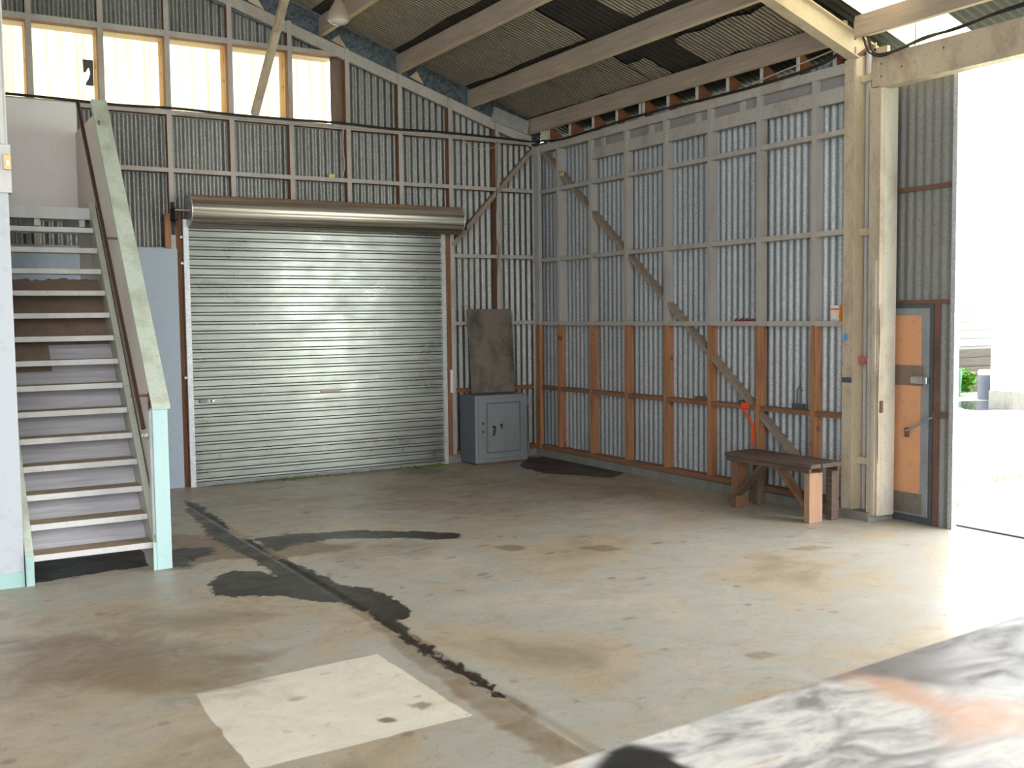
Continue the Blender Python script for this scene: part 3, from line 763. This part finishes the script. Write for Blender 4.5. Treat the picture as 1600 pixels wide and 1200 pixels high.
# side panel from floor to cap
px = -5.478
a = [(-3.6, 0), (-3.6, 1.12), (-1.72, 3.56), (-.5, 3.56), (-.5, 0)]
MB().prism([(px, y, z) for y, z in a], (.018, 0, 0)).build('side_panel', 'beige_panel', st)
MB().box(-5.515, -5.41, -3.69, -3.60, 0, 1.15).build('newel_post', 'teal_light', st, bevel=.004)
MB().box(-5.53, -5.515, -3.66, -3.60, .25, 1.14).build('newel_edge', 'white_paint', st)
m = MB(); m.prism([(-5.52, -3.72, 1.15), (-5.52, -3.70, 1.19), (-5.52, -1.70, 3.66), (-5.52, -1.66, 3.62)], (.125, 0, 0))
m.build('cap_board', 'mint', st)
m = MB(); m.beam((-5.50, -1.78, 3.54), (-5.50, -3.58, 1.12), .02, .10, up=(1, 0, 0)); 
hr_ = MB().tube([(-5.62, -1.64, 3.64), (-5.62, -3.90, .88 + .16)], .017, 12).build('handrail', 'rail_brown', st, smooth=True)
MB().lathe([(0, -.028), (.02, -.02), (.028, 0), (.02, .02), (0, .028)], (-5.60, -3.86, .98), 12).build('handrail_knob', 'chrome', hr_, smooth=True)
for y, z in ((-3.50, 1.215), (-2.60, 2.40)):
    MB().beam((-5.62, y, z + .02), (-5.50, y, z + .02), .016, .02).build('rail_bracket', 'rust', hr_)
    MB().box(-5.50, -5.488, y - .02, y + .02, z - .16, z + .04).build('bracket_leg', 'rust' if z < 2 else 'white_paint', st)
MB().box(-5.50, -5.488, -1.90, -1.86, 3.33, 3.45).build('bracket_leg', 'rust', st)

# ------------------------------------------------------------------ white partition beside the stair
wl = empty('wall_stair', kind='structure')
MB().box(-9.5, -6.372, -3.66, -3.56, .1, 2.62).build('wall_panel', 'wall_white', wl)
MB().box(-9.5, -6.372, -3.668, -3.55, 0, .1).build('skirting', 'teal', wl)
MB().box(-9.5, -6.352, -3.69, -3.56, 2.62, 2.93).build('wall_band', 'white_paint', wl)
MB().box(-9.5, -6.365, -3.66, -3.56, 2.93, 6).build('wall_panel', 'lining', wl)
MB().tube([(-6.40, -3.69, 2.93), (-6.40, -3.69, 6)], .022, 10).build('conduit', 'white_paint', wl, smooth=True)
sw = empty('light_switch', (-6.375, -3.70, 2.81), 'aged beige switch box on the white partition', 'switch')
MB().box(-6.40, -6.352, -3.715, -3.691, 2.765, 2.865).build('switch_box', 'beige_plastic', sw, bevel=.006)
MB().box(-6.385, -6.365, -3.722, -3.716, 2.79, 2.825).build('rocker', 'white_plastic', sw, bevel=.002)

# ------------------------------------------------------------------ safe with plate on top
sf = empty('safe', (-.8, -.2, 0), 'squat grey painted steel safe on the floor beside the roller door', 'safe')
rot = Matrix.Rotation(math.radians(0), 4, 'Z')
x0, x1, y0, y1, zt = -1.15, -.42, -.44, -.055, .83
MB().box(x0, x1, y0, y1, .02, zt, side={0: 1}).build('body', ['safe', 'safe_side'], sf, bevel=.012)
MB().box(x0 + .02, x1 - .02, y0 + .02, y1, 0, .02).build('base', 'rust', sf)
dd = MB().box(x0 + .04, x1 - .05, y0 - .018, y0 + .001, .07, zt - .035).build('door', 'safe', sf, bevel=.006)
ip = MB(); X0, X1, ZA, ZB = x0 + .16, x1 - .13, .155, zt - .105
for a in ((X0 - .018, X0, ZA - .018, ZB + .018), (X1, X1 + .018, ZA - .018, ZB + .018), (X0, X1, ZA - .018, ZA), (X0, X1, ZB, ZB + .018)):
    ip.box(a[0], a[1], y0 - .026, y0 - .0185, a[2], a[3])
ip.build('panel_moulding', 'safe_side', dd, bevel=.002)
for z in (.40, .50):
    MB().lathe([(0, -.012), (.014, -.01), (.018, 0)], (x0 + .10, y0 - .019, z), 12, axis='y').build('hinge_stud', 'steel_dark', dd)
h = MB(); h.tube([(-.915, y0 - .019, .455), (-.915, y0 - .055, .455)], .012, 10); h.tube([(-.905, y0 - .052, .46), (-.915, y0 - .055, .40), (-.93, y0 - .055, .35)], [.011, .010, .013], 10)
h.build('handle', 'black_iron', dd, smooth=True)
MB().lathe([(0, -.009), (.014, -.008), (.018, 0)], (-.80, y0 - .019, .465), 14, axis='y').build('keyhole_cover', 'black_iron', dd)
MB().box(-.807, -.793, y0 - .027, y0 - .0195, .42, .465).build('keyhole_flap', 'black_iron', dd)
for z in (.69, .12):
    MB().tube([(x1 + .004, y0 - .008, z), (x1 + .004, y0 - .008, z + .11)], .012, 10).build('hinge', 'safe_side', sf, smooth=True)
pl = MB(); pl.prism([(-1.065, -.20, .842), (-.445, -.20, .842), (-.435, -.10, 1.86), (-1.055, -.10, 1.86)], (0, .012, 0))
tag(pl.build('steel_plate', 'plate'), 'blackened steel plate standing upright on top of the safe', 'steel plate')

# ------------------------------------------------------------------ bench by the right wall
be = empty('timber_bench', (-.3, -4.6, 0), 'low rough timber bench against the right wall', 'bench')
bx0, bx1, by0, by1, bz = -.50, -.13, -5.10, -4.04, .50
for k in range(3):
    w = (bx1 - bx0) / 3
    MB().box(bx0 + k * w, bx0 + (k + 1) * w - .006, by0 - .01 * (k % 2), by1 + .01 * (k % 2), bz - .035, bz + .002 * k).build('seat_plank', 'bench_dark', be, bevel=.004)
MB().box(bx0 - .002, bx0 + .03, by0 + .02, by1 - .02, bz - .075, bz - .036).build('front_rail', 'bench_dark', be, bevel=.004)
MB().box(bx1 - .03, bx1, by0 + .02, by1 - .02, bz - .075, bz - .036).build('rear_rail', 'bench_dark', be, bevel=.004)
for yy, mm in ((by0 + .05, 'bench_end'), (by1 - .12, 'bench_mid')):
    MB().box(bx0 + .005, bx0 + .16, yy - .03, yy + .035, 0, bz - .076).build('leg', mm, be, bevel=.005)
    MB().box(bx1 - .10, bx1 - .01, yy - .03, yy + .035, 0, bz - .076).build('leg', 'bench_dark', be, bevel=.005)
m = MB(); m.beam((bx0 + .045, by0 + .09, .15), (bx0 + .045, by0 + .42, bz - .06), .03, .09, up=(1, 0, 0)); m.build('brace', 'bench_mid', be)
m = MB(); m.beam((bx0 + .045, by1 - .12, .10), (bx0 + .045, by1 - .48, bz - .06), .03, .09, up=(1, 0, 0)); m.build('brace', 'bench_dark', be)

# ------------------------------------------------------------------ small things on the rails
mb = MB().box(.0, .055, -4.935, -4.84, 1.6985, 1.835); ct = empty('carton', (.03, -4.89, 1.6985), 'small orange and white carton on the painted rail beside the column', 'box')
mb.build('carton_body', mat('orange_card', srgb(226, 140, 40), .6), ct, bevel=.002)
MB().box(-.0015, .0, -4.935, -4.84, 1.72, 1.80).build('carton_panel', painted('carton_print', srgb(216, 206, 186), srgb(206, 96, 50), .9, .6, 14), ct)
MB().box(-.002, -.0003, -4.935, -4.84, 1.795, 1.808).build('red_band', mat('red_print', srgb(196, 80, 74), .6), ct)
MB().box(-.002, -.0003, -4.935, -4.84, 1.808, 1.834).build('white_flap', 'white_plastic', ct)
MB().box(-.002, -.0003, -4.935, -4.84, 1.700, 1.722).build('blue_band', mat('pale_blue_print', srgb(170, 190, 216), .6), ct)
c2 = empty('plastic_bottle', (.04, -4.962, 1.6985), 'amber bottle with a clear top tucked beside the column', 'bottle')
MB().lathe([(0, 1.6985), (.022, 1.70), (.024, 1.71), (.024, 1.80), (.020, 1.815)], (.035, -4.963, 0), 20).build('bottle_body', mat('amber_plastic', srgb(214, 138, 30), .3), c2, smooth=True)
MB().lathe([(.020, 1.815), (.017, 1.83), (.017, 1.88), (.019, 1.885), (0, 1.887)], (.035, -4.963, 0), 20).build('bottle_top', 'white_plastic', c2, smooth=True)

m = MB(); vs = []
for k in range(14):
    y = -3.60 - .27 * k / 13
    vs.append((.03, y, 1.705 + .006 * math.sin(k * 1.7)))
m.tube(vs, [.006 + .011 * abs(math.sin(k * .9 + .4)) for k in range(14)], 8)
tag(m.build('red_rag', 'red_cloth', smooth=True), 'crumpled dark red rag lying on the painted rail', 'rag')
pk = empty('padlock', (.04, -4.42, .893), 'open black padlock standing on the brown rail right of the bench', 'padlock')
MB().box(.015, .055, -4.50, -4.37, .893, .945).build('lock_body', 'steel_dark', pk, bevel=.006)
MB().tube([(.035, -4.42, .94), (.035, -4.42, 1.05), (.035, -4.428, 1.085), (.035, -4.45, 1.10), (.035, -4.472, 1.085), (.035, -4.48, 1.06)], .006, 8).build('shackle', 'steel_dark', pk, smooth=True)
tag(MB().box(.03, .07, -3.72, -3.66, .893, .93).build('dark_block', 'steel_dark', bevel=.005), 'small dark block on the brown rail behind the orange strap', 'block')
sp = MB(); P = [(-.008, -3.72, .915), (-.010, -3.74, .86), (-.010, -3.80, .80), (-.010, -3.87, .74), (-.010, -3.90, .70), (-.010, -3.895, .52)]
sp.box(-.012, -.004, -3.84, -3.735, .86, .915)
for a, b in zip(P[1:-1], P[2:]): sp.beam(a, b, .004, .034, up=(1, 0, 0) if abs(a[1] - b[1]) > .02 else (0, 1, 0))
sp.box(-.011, -.008, -3.885, -3.872, .50, .72); sp.box(-.011, -.008, -3.912, -3.90, .50, .72)
tag(sp.build('orange_strap', 'strap'), 'bright orange webbing strap draped over the rail and diagonal brace', 'strap')
tag(MB().box(-.012, -.001, -.66, -.57, 3.455, 3.50).build('paper_tag', 'beige_plastic', bevel=.002), 'small cream tag on the diagonal brace near the corner', 'tag')
tag(MB().box(-2.735, -2.665, .012, .06, 3.358, 3.40).build('cream_block', 'beige_plastic', bevel=.003), 'small cream block on the rail above the roller door', 'block')
tag(MB().box(.01, .05, -2.58, -2.52, .893, .915).build('pale_offcut', 'white_plastic', bevel=.002), 'tiny pale offcut on the brown rail', 'offcut')
tag(MB().box(.012, .08, -3.22, -3.02, .893, .925).build('timber_offcut', 'bench_mid', bevel=.003), 'short brown timber offcut lying on the brown rail', 'offcut')

# ------------------------------------------------------------------ cables
def wire(name, pts, r, m, label, n=7, sub=8):
    # smooth the polyline
    P = [Vector(p) for p in pts]; out = []
    for i in range(len(P) - 1):
        p0 = P[max(i - 1, 0)]; p1 = P[i]; p2 = P[i + 1]; p3 = P[min(i + 2, len(P) - 1)]
        for k in range(sub):
            t = k / sub
            out.append(.5 * ((2 * p1) + (-p0 + p2) * t + (2 * p0 - 5 * p1 + 4 * p2 - p3) * t * t + (-p0 + 3 * p1 - 3 * p2 + p3) * t ** 3))
    out.append(P[-1])
    return tag(MB().tube(out, r, n).build(name, m, smooth=True), label, 'cable')
wire('cable', [(-6.3, -.02, 3.97)] + [(x, -.022, 3.962 + .008 * math.sin(x * 4)) for x in (-6, -5.6, -5, -4.4, -3.8, -3.2, -2.6, -2, -1.4, -.8, -.3)] + [(-.05, -.04, 3.94), (-.015, -.15, 3.93)], .014, 'cable', 'black cable run along the sill rail of the rear wall')
wire('cable', [(x, -.018, 3.925 + .006 * math.sin(x * 5 + 1)) for x in (-4.4, -3.8, -3.2, -2.6, -2, -1.4, -.8, -.3)] + [(-.04, -.05, 3.93), (-.02, -.2, 3.945)], .008, 'cable_pale', 'pale thin cable below the black one on the rear wall')
wire('cable', [(-.02, -.1, 3.945)] + [(-.018, y, 3.905 + .012 * math.sin(y * 2.1)) for y in (-.6, -1.2, -1.9, -2.6, -3.3, -3.9, -4.4)] + [(-.02, -4.75, 3.93), (-.03, -4.96, 3.98)], .014, 'cable', 'black cable lying along the top plate of the side wall')
wire('cable', [(-.03, -3.9, 3.92), (-.03, -4.3, 3.96), (-.03, -4.6, 3.985), (-.03, -4.95, 4.02)], .006, 'cable_pale', 'thin pale wire looping up to the steel rafter')
wire('cable', [(-.03, -5.12, 4.07), (-.03, -5.22, 4.07), (-.03, -5.26, 4.0), (-.03, -5.29, 3.92), (-.03, -5.36, 3.875), (-.03, -5.55, 3.87), (-.03, -5.8, 3.91), (-.03, -6.1, 3.91), (-.03, -6.5, 3.95), (-.03, -7.2, 3.98)], .011, 'cable', 'thick black cable draped across the cream header beam')
wire('cable', [(-.045, -5.12, 4.05), (-.045, -5.20, 4.05), (-.045, -5.235, 3.97), (-.045, -5.28, 3.90), (-.045, -5.40, 3.85), (-.045, -5.58, 3.87), (-.045, -5.9, 3.90), (-.045, -6.4, 3.93), (-.045, -7.2, 3.95)], .008, 'cable', 'thinner black cable sagging below the thick one on the header')
wire('cable', [(-.02, -5.70, 4.05), (-.02, -5.705, 3.95), (-.02, -5.70, 3.86), (-.02, -5.715, 3.83)], .004, 'cable_pale', 'short pale cord dangling in front of the header beam')
wire('cable', [(-.555, -.012, 3.93), (-.56, -.012, 3.6), (-.58, -.014, 3.1), (-.60, -.014, 2.8), (-.55, -.014, 2.6), (-.57, -.014, 2.45), (-.6, -.01, 2.0)], .004, 'cable', 'thin black wire hanging down the stud above the safe')
wire('cable', [(-2.56, -.01, 3.92), (-2.57, -.012, 3.7), (-2.555, -.012, 3.5), (-2.58, -.012, 3.39)], .006, 'cable_pale', 'pale wire hanging beside the stud right of the last window')
wire('cable', [(-1.05, -.02, 3.91), (-.95, -.03, 3.84), (-.8, -.03, 3.80), (-.6, -.02, 3.84), (-.5, -.02, 3.92)], .005, 'cable_pale', 'pale loop of wire sagging below the sill rail near the corner')

# ------------------------------------------------------------------ pendant lamp
LX, LY, LZ = -3.40, -2.05, 4.50
lp = empty('pendant_lamp', (LX, LY, LZ), 'bell shaped pendant lamp hanging under the roof, unlit', 'lamp')
MB().lathe([(.100, 0), (.106, .012), (.102, .045), (.088, .085), (.066, .13), (.042, .17), (.028, .195), (.0, .2)], (LX, LY, LZ), 32).build('lamp_shade', 'shade', lp, smooth=True)
MB().lathe([(0, -.034), (.03, -.032), (.06, -.024), (.085, -.010), (.0985, .006)], (LX, LY, LZ), 32).build('lens', 'shade_in', lp, smooth=True)
MB().lathe([(.0, .19), (.02, .19), (.018, .25), (0, .26)], (LX, LY, LZ), 14).build('lamp_holder', 'white_plastic', lp, smooth=True)
MB().tube([(LX, LY, LZ + .25), (LX, LY, ROOF(LX) + .0)], .006, 8).build('flex', 'cable_pale', lp)

# ------------------------------------------------------------------ foreground table
tb = empty('steel_table', (-4.6, -10.3, 0), 'large scuffed steel topped table close to the camera', 'table')
TE = lambda x: -9.836 + (x + 6.151) * (.1237 / 1.532)
TMARK = {'R': [[[-6.04,-9.83],[-5.97,-9.82],[-5.93,-9.84],[-5.92,-9.89],[-5.93,-9.97],[-6.05,-9.97],[-6.14,-9.92]]],
 'G': [[[-5.35,-9.76],[-5.28,-9.85],[-5.29,-10.02],[-5.17,-10.08],[-5.22,-10.16],[-5.38,-10.05],[-5.38,-9.9]],
       [[-5.38,-10.06],[-5.31,-10.07],[-5.2,-10.15],[-5.27,-10.19],[-5.4,-10.12],[-5.47,-10.13]],
       [[-6.14,-9.81],[-6.09,-9.8],[-6.09,-9.83],[-6.14,-9.87],[-6.17,-9.86]]],
 'B': [[[-5.4,-9.77],[-5.06,-9.68],[-4.8,-9.66],[-4.56,-9.71],[-4.94,-10.07],[-5.25,-9.92],[-5.34,-9.82]]]}
def table():
    xs = np.linspace(-6.165, -3.6, 190); ts = np.linspace(0, 1.15, 90)
    X, T = np.meshgrid(xs, ts, indexing='ij'); Y = TE(X) - T
    wob = .06 * vnoise(X, Y, 9, 11) + .03 * vnoise(X, Y, 28, 12)
    ch = {}
    for k, ps in TMARK.items():
        a = np.zeros(X.shape)
        for p in ps: a = np.maximum(a, np.clip(.5 - (poly_sd(X, Y, p) + wob) / (.02 if k == 'R' else .06), 0, 1))
        ch[k] = a
    nx, ny = X.shape
    V = np.stack([X.ravel(), Y.ravel(), np.full(nx * ny, 1.0)], 1) - np.array([-4.6, -10.3, 0])
    idx = np.arange(nx * ny).reshape(nx, ny)
    F = np.stack([idx[:-1, :-1].ravel(), idx[:-1, 1:].ravel(), idx[1:, 1:].ravel(), idx[1:, :-1].ravel()], 1)
    me = bpy.data.meshes.new('table_top'); me.from_pydata(V.tolist(), [], F.tolist()); me.materials.append(M['table_top'])
    ca = me.color_attributes.new('marks', 'FLOAT_COLOR', 'POINT')
    ca.data.foreach_set('color', np.stack([ch['R'].ravel(), ch['G'].ravel(), ch['B'].ravel(), np.ones(nx * ny)], 1).astype('f').ravel())
    o = bpy.data.objects.new('table_top', me); COL.objects.link(o); o.parent = tb
    sol = o.modifiers.new('thick', 'SOLIDIFY'); sol.thickness = .012; sol.offset = -1
table()
MB().prism([(-6.165, TE(-6.165) + .002, .985), (-3.6, TE(-3.6) + .002, .985), (-3.6, TE(-3.6) + .002, .93), (-6.165, TE(-6.165) + .002, .93)], (0, -.03, 0)).build('edge_rail', 'rust', tb)
for x in (-6.1, -3.7):
    for t in (.06, 1.05):
        y = TE(x) - t
        MB().box(x - .03, x + .03, y - .03, y + .03, 0, .985).build('leg', 'rust', tb)

# ------------------------------------------------------------------ litter along the door foot
rng = random.Random(3)
m = MB()
for _ in range(260):
    x = rng.uniform(-4.2, -1.5); y = -.125 - abs(rng.gauss(0, .035)); a = rng.uniform(0, 6.28); l = rng.uniform(.01, .05)
    m.beam((x, y, .004), (x + l * math.cos(a), y + l * math.sin(a) * .5, .012), .004, .003)
tag(m.build('dry_litter', 'dirtbits'), 'dry grass litter gathered along the foot of the roller door', 'litter', kind='stuff')
m = MB()
for _ in range(320):
    x = rng.choice([rng.gauss(-1.75, .15), rng.gauss(-1.55, .07), rng.gauss(-3.3, .25)]); y = -.14 - abs(rng.gauss(0, .05)); a = rng.uniform(0, 6.28)
    m.beam((x, y, .002), (x + .02 * math.cos(a), y + .02 * math.sin(a), rng.uniform(.01, .03)), .008, .002)
tag(m.build('weeds', 'green'), 'low green weeds sprouting beside the roller door foot', 'weeds', kind='stuff')

# ------------------------------------------------------------------ outside
def ground_mat():
    m = mat('pale_gravel_and_grass', rough=.9); t = NT(m)
    n = t.noise(.35, t.coord((1, 1.4, 1)), 7, .7, .5); n2 = t.noise(14, t.coord(), 4)
    c = t.ramp(n, [(.42, srgb(150, 170, 96)), (.5, srgb(204, 206, 184)), (.7, srgb(216, 214, 204))])
    t.base(t.mix(t.mapr(n2, .6, .75, 0, .35), c, srgb(170, 170, 150))); return m
MB().poly([(.45, -40, -.05), (60, -40, -.05), (60, 60, -.05), (.45, 60, -.05)], [(0, 1, 2, 3)]).build('ground', ground_mat())['kind'] = 'structure'
MB().poly([(-40, .2, -.05), (.45, .2, -.05), (.45, 60, -.05), (-40, 60, -.05)], [(0, 1, 2, 3)]).build('ground', ground_mat())['kind'] = 'structure'
MB().poly([(-40, -40, -.04), (.45, -40, -.04), (.45, -14, -.04), (-40, -14, -.04)], [(0, 1, 2, 3)]).build('ground', ground_mat())['kind'] = 'structure'
# puddle
pd = MB(); pts = []
for k in range(40):
    a = 2 * math.pi * k / 40; r = 1 + .25 * math.sin(3 * a + 1) + .12 * math.sin(7 * a)
    pts.append((11.0 + 1.3 * r * math.cos(a), 1.45 + .9 * r * math.sin(a), -.046))
pd.poly(pts, [tuple(range(40))])
tag(pd.build('puddle', mat('still_water', srgb(70, 72, 76), .06)), 'shallow dark puddle on the yard by the white building', 'puddle')
# white building on the right of the opening
bd = empty('white_building', (14, 0, -.05), 'plain white rendered building across the yard', 'building')
MB().box(10.55, 18, -9, .92, .12, 7).build('wall', mat('white_render', srgb(238, 238, 236), .8), bd)
MB().box(10.53, 18, -9.02, .94, -.05, .28).build('plinth', 'conc', bd)
MB().box(10.4, 18.1, -9.1, 1.02, 7, 7.15).build('roof', 'galv_strip', bd)
# weatherboard building beyond
wbd = empty('weatherboard_fence', (17, 4.4, -.05), 'white weatherboard fence behind the timber retaining wall', 'fence')
m = MB(); z = .75
while z < 1.9:
    m.prism([(12.4, 4.30, z), (12.4, 4.26, z), (12.4, 4.285, z + .2), (12.4, 4.30, z + .2)], (9, 0, 0)); z += .19
m.build('weatherboards', mat('white_weatherboard', srgb(150, 150, 146), .7), wbd)
m2 = MB(); z = .75
MB().box(12.4, 21.4, 4.30, 4.5, -.05, 2.12).build('wall', mat('white_board_wall', srgb(120, 120, 116), .7), wbd)
# retaining wall of sleepers
rw = empty('retaining_wall', (13, 3.6, -.05), 'weathered grey sleeper retaining wall below the weatherboards', 'retaining wall')
slm = wood('weathered_sleeper', srgb(62, 56, 52), srgb(92, 84, 78), 'x')
for k in range(5):
    MB().box(12.2, 17, 3.5, 3.68, -.05 + k * .2, -.05 + k * .2 + .17).build('sleeper', slm, rw, bevel=.01)
MB().box(12.45, 12.6, 3.34, 3.49, -.05, .98).build('upright', 'steel_frame', rw, bevel=.01)
bn = empty('green_bin', (12.4, 3.0, -.05), 'dark green bin beside the retaining wall', 'bin')
MB().lathe([(0, -.05), (.19, -.05), (.22, .45), (.21, .5), (.23, .52), (0, .53)], (12.28, 3.05, 0), 20).build('bin_body', mat('green_plastic', srgb(52, 112, 88), .5), bn, smooth=True)
dm = empty('grey_drum', (12.2, 2.2, -.05), 'grey metal drum with a white lid standing in the yard', 'drum')
MB().lathe([(0, -.05), (.17, -.05), (.175, .1), (.172, .12), (.175, .3), (.172, .42), (.165, .46)], (12.15, 2.12, 0), 28).build('drum_body', mat('grey_drum_paint', srgb(70, 76, 88), .5, .1), dm, smooth=True)
MB().lathe([(.166, .46), (.172, .47), (.172, .52), (.15, .56), (0, .565)], (12.15, 2.12, 0), 28).build('drum_lid', 'white_plastic', dm, smooth=True)
def bush(name, c, r, n, label, m, seed, hz=1.0):
    rr = random.Random(seed); b = MB()
    for _ in range(n):
        u = Vector((rr.gauss(0, 1), rr.gauss(0, 1), rr.gauss(0, 1))).normalized() * (r * rr.random() ** .4)
        p = Vector(c) + Vector((u.x, u.y, u.z * hz)); a = rr.uniform(0, 6.28); s = rr.uniform(.04, .09) * (r / .25) ** .4
        d = Vector((math.cos(a), math.sin(a), rr.uniform(-.4, .6))) * s; e = Vector((-math.sin(a), math.cos(a), rr.uniform(-.3, .3))) * s * .5
        b.poly([p - d, p - e, p + d, p + e], [(0, 1, 2, 3)])
    return tag(b.build(name, m), label, 'bush')
lm_ = mat('bright_leaf', srgb(96, 156, 30), .7)
bush('leafy_shrub', (12.74, 3.05, .28), .24, 500, 'bright green leafy shrub growing over the green bin', lm_, 1, 1.1)
tr_ = empty('tree', (14.6, 6.6, -.05), 'pale green tree standing behind the weatherboard fence', 'tree')
b_ = bush('crown', (0, 0, 1.9), 1.3, 2500, None, lm_, 4); b_.parent = tr_; del b_['category']
MB().tube([(14.6, 6.6, -.05), (14.65, 6.6, .8), (14.6, 6.62, 1.8)], [.12, .09, .05], 10).build('trunk', 'bench_dark', tr_, smooth=True)
for i, (x, y, l) in enumerate(((1.42, -5.0, 'bright grass tuft close to the sliding door'), (3.3, -4.35, 'straggling grass patch in the middle of the yard'), (4.4, -6.0, 'grass patch at the far side of the yard opening'))):
    rr = random.Random(20 + i); b = MB()
    for _ in range(1400 if i else 350):
        p = Vector((x + rr.gauss(0, .09 if i == 0 else .45), y + rr.gauss(0, .08 if i == 0 else .14), -.05)); h = rr.uniform(.02, .07)
        q = p + Vector((rr.gauss(0, .02), rr.gauss(0, .02), h)); b.poly([p, p + Vector((.014, .008, 0)), q], [(0, 1, 2)])
    tag(b.build('grass_tuft', lm_), l, 'grass', kind='stuff')

# ------------------------------------------------------------------ light
w = bpy.data.worlds.new('sky'); S.world = w; w.use_nodes = True
nt = w.node_tree; bg = nt.nodes['Background']
tc = nt.nodes.new('ShaderNodeTexCoord'); sp_ = nt.nodes.new('ShaderNodeSeparateXYZ'); rp = nt.nodes.new('ShaderNodeValToRGB')
nt.links.new(tc.outputs['Generated'], sp_.inputs[0]); nt.links.new(sp_.outputs['Z'], rp.inputs[0])
rp.color_ramp.elements[0].color = (1, .995, .985, 1); rp.color_ramp.elements[1].color = (.9, .94, 1, 1)
ma = nt.nodes.new('ShaderNodeMapRange'); nt.links.new(sp_.outputs['X'], ma.inputs[0])
for i_, v_ in enumerate((-.3, .9, 5.0, 11.0)): ma.inputs[i_ + 1].default_value = v_     # the overcast is brightest on the open side
nt.links.new(rp.outputs[0], bg.inputs['Color']); nt.links.new(ma.outputs[0], bg.inputs['Strength'])

# ------------------------------------------------------------------ camera
f, yaw, pitch, roll = 1639.25, .535387846, .0652847475, -.0117080432
cy_, sy_ = math.cos(yaw), math.sin(yaw)
fwd = Vector((sy_ * math.cos(pitch), cy_ * math.cos(pitch), -math.sin(pitch))); right = Vector((cy_, -sy_, 0)); up = right.cross(fwd)
Rv = right * math.cos(roll) + up * math.sin(roll); Uv = -right * math.sin(roll) + up * math.cos(roll)
cam = bpy.data.cameras.new('camera'); co = bpy.data.objects.new('camera', cam); COL.objects.link(co)
co.matrix_world = Matrix(((Rv.x, Uv.x, -fwd.x, -7.090), (Rv.y, Uv.y, -fwd.y, -11.320), (Rv.z, Uv.z, -fwd.z, 1.78), (0, 0, 0, 1)))
cam.sensor_width = 36; cam.lens = f / 1600 * 36; cam.clip_start = .05; cam.clip_end = 300
cam.dof.use_dof = True; cam.dof.focus_distance = 10.5; cam.dof.aperture_fstop = 5.0
S.camera = co
S.view_settings.view_transform = 'Standard'; S.view_settings.look = 'None'; S.view_settings.gamma = 1
S.view_settings.exposure = 0.32; S.view_settings.use_curve_mapping = False
S.cycles.use_denoising = True
S.cycles.max_bounces = 8; S.cycles.diffuse_bounces = 6
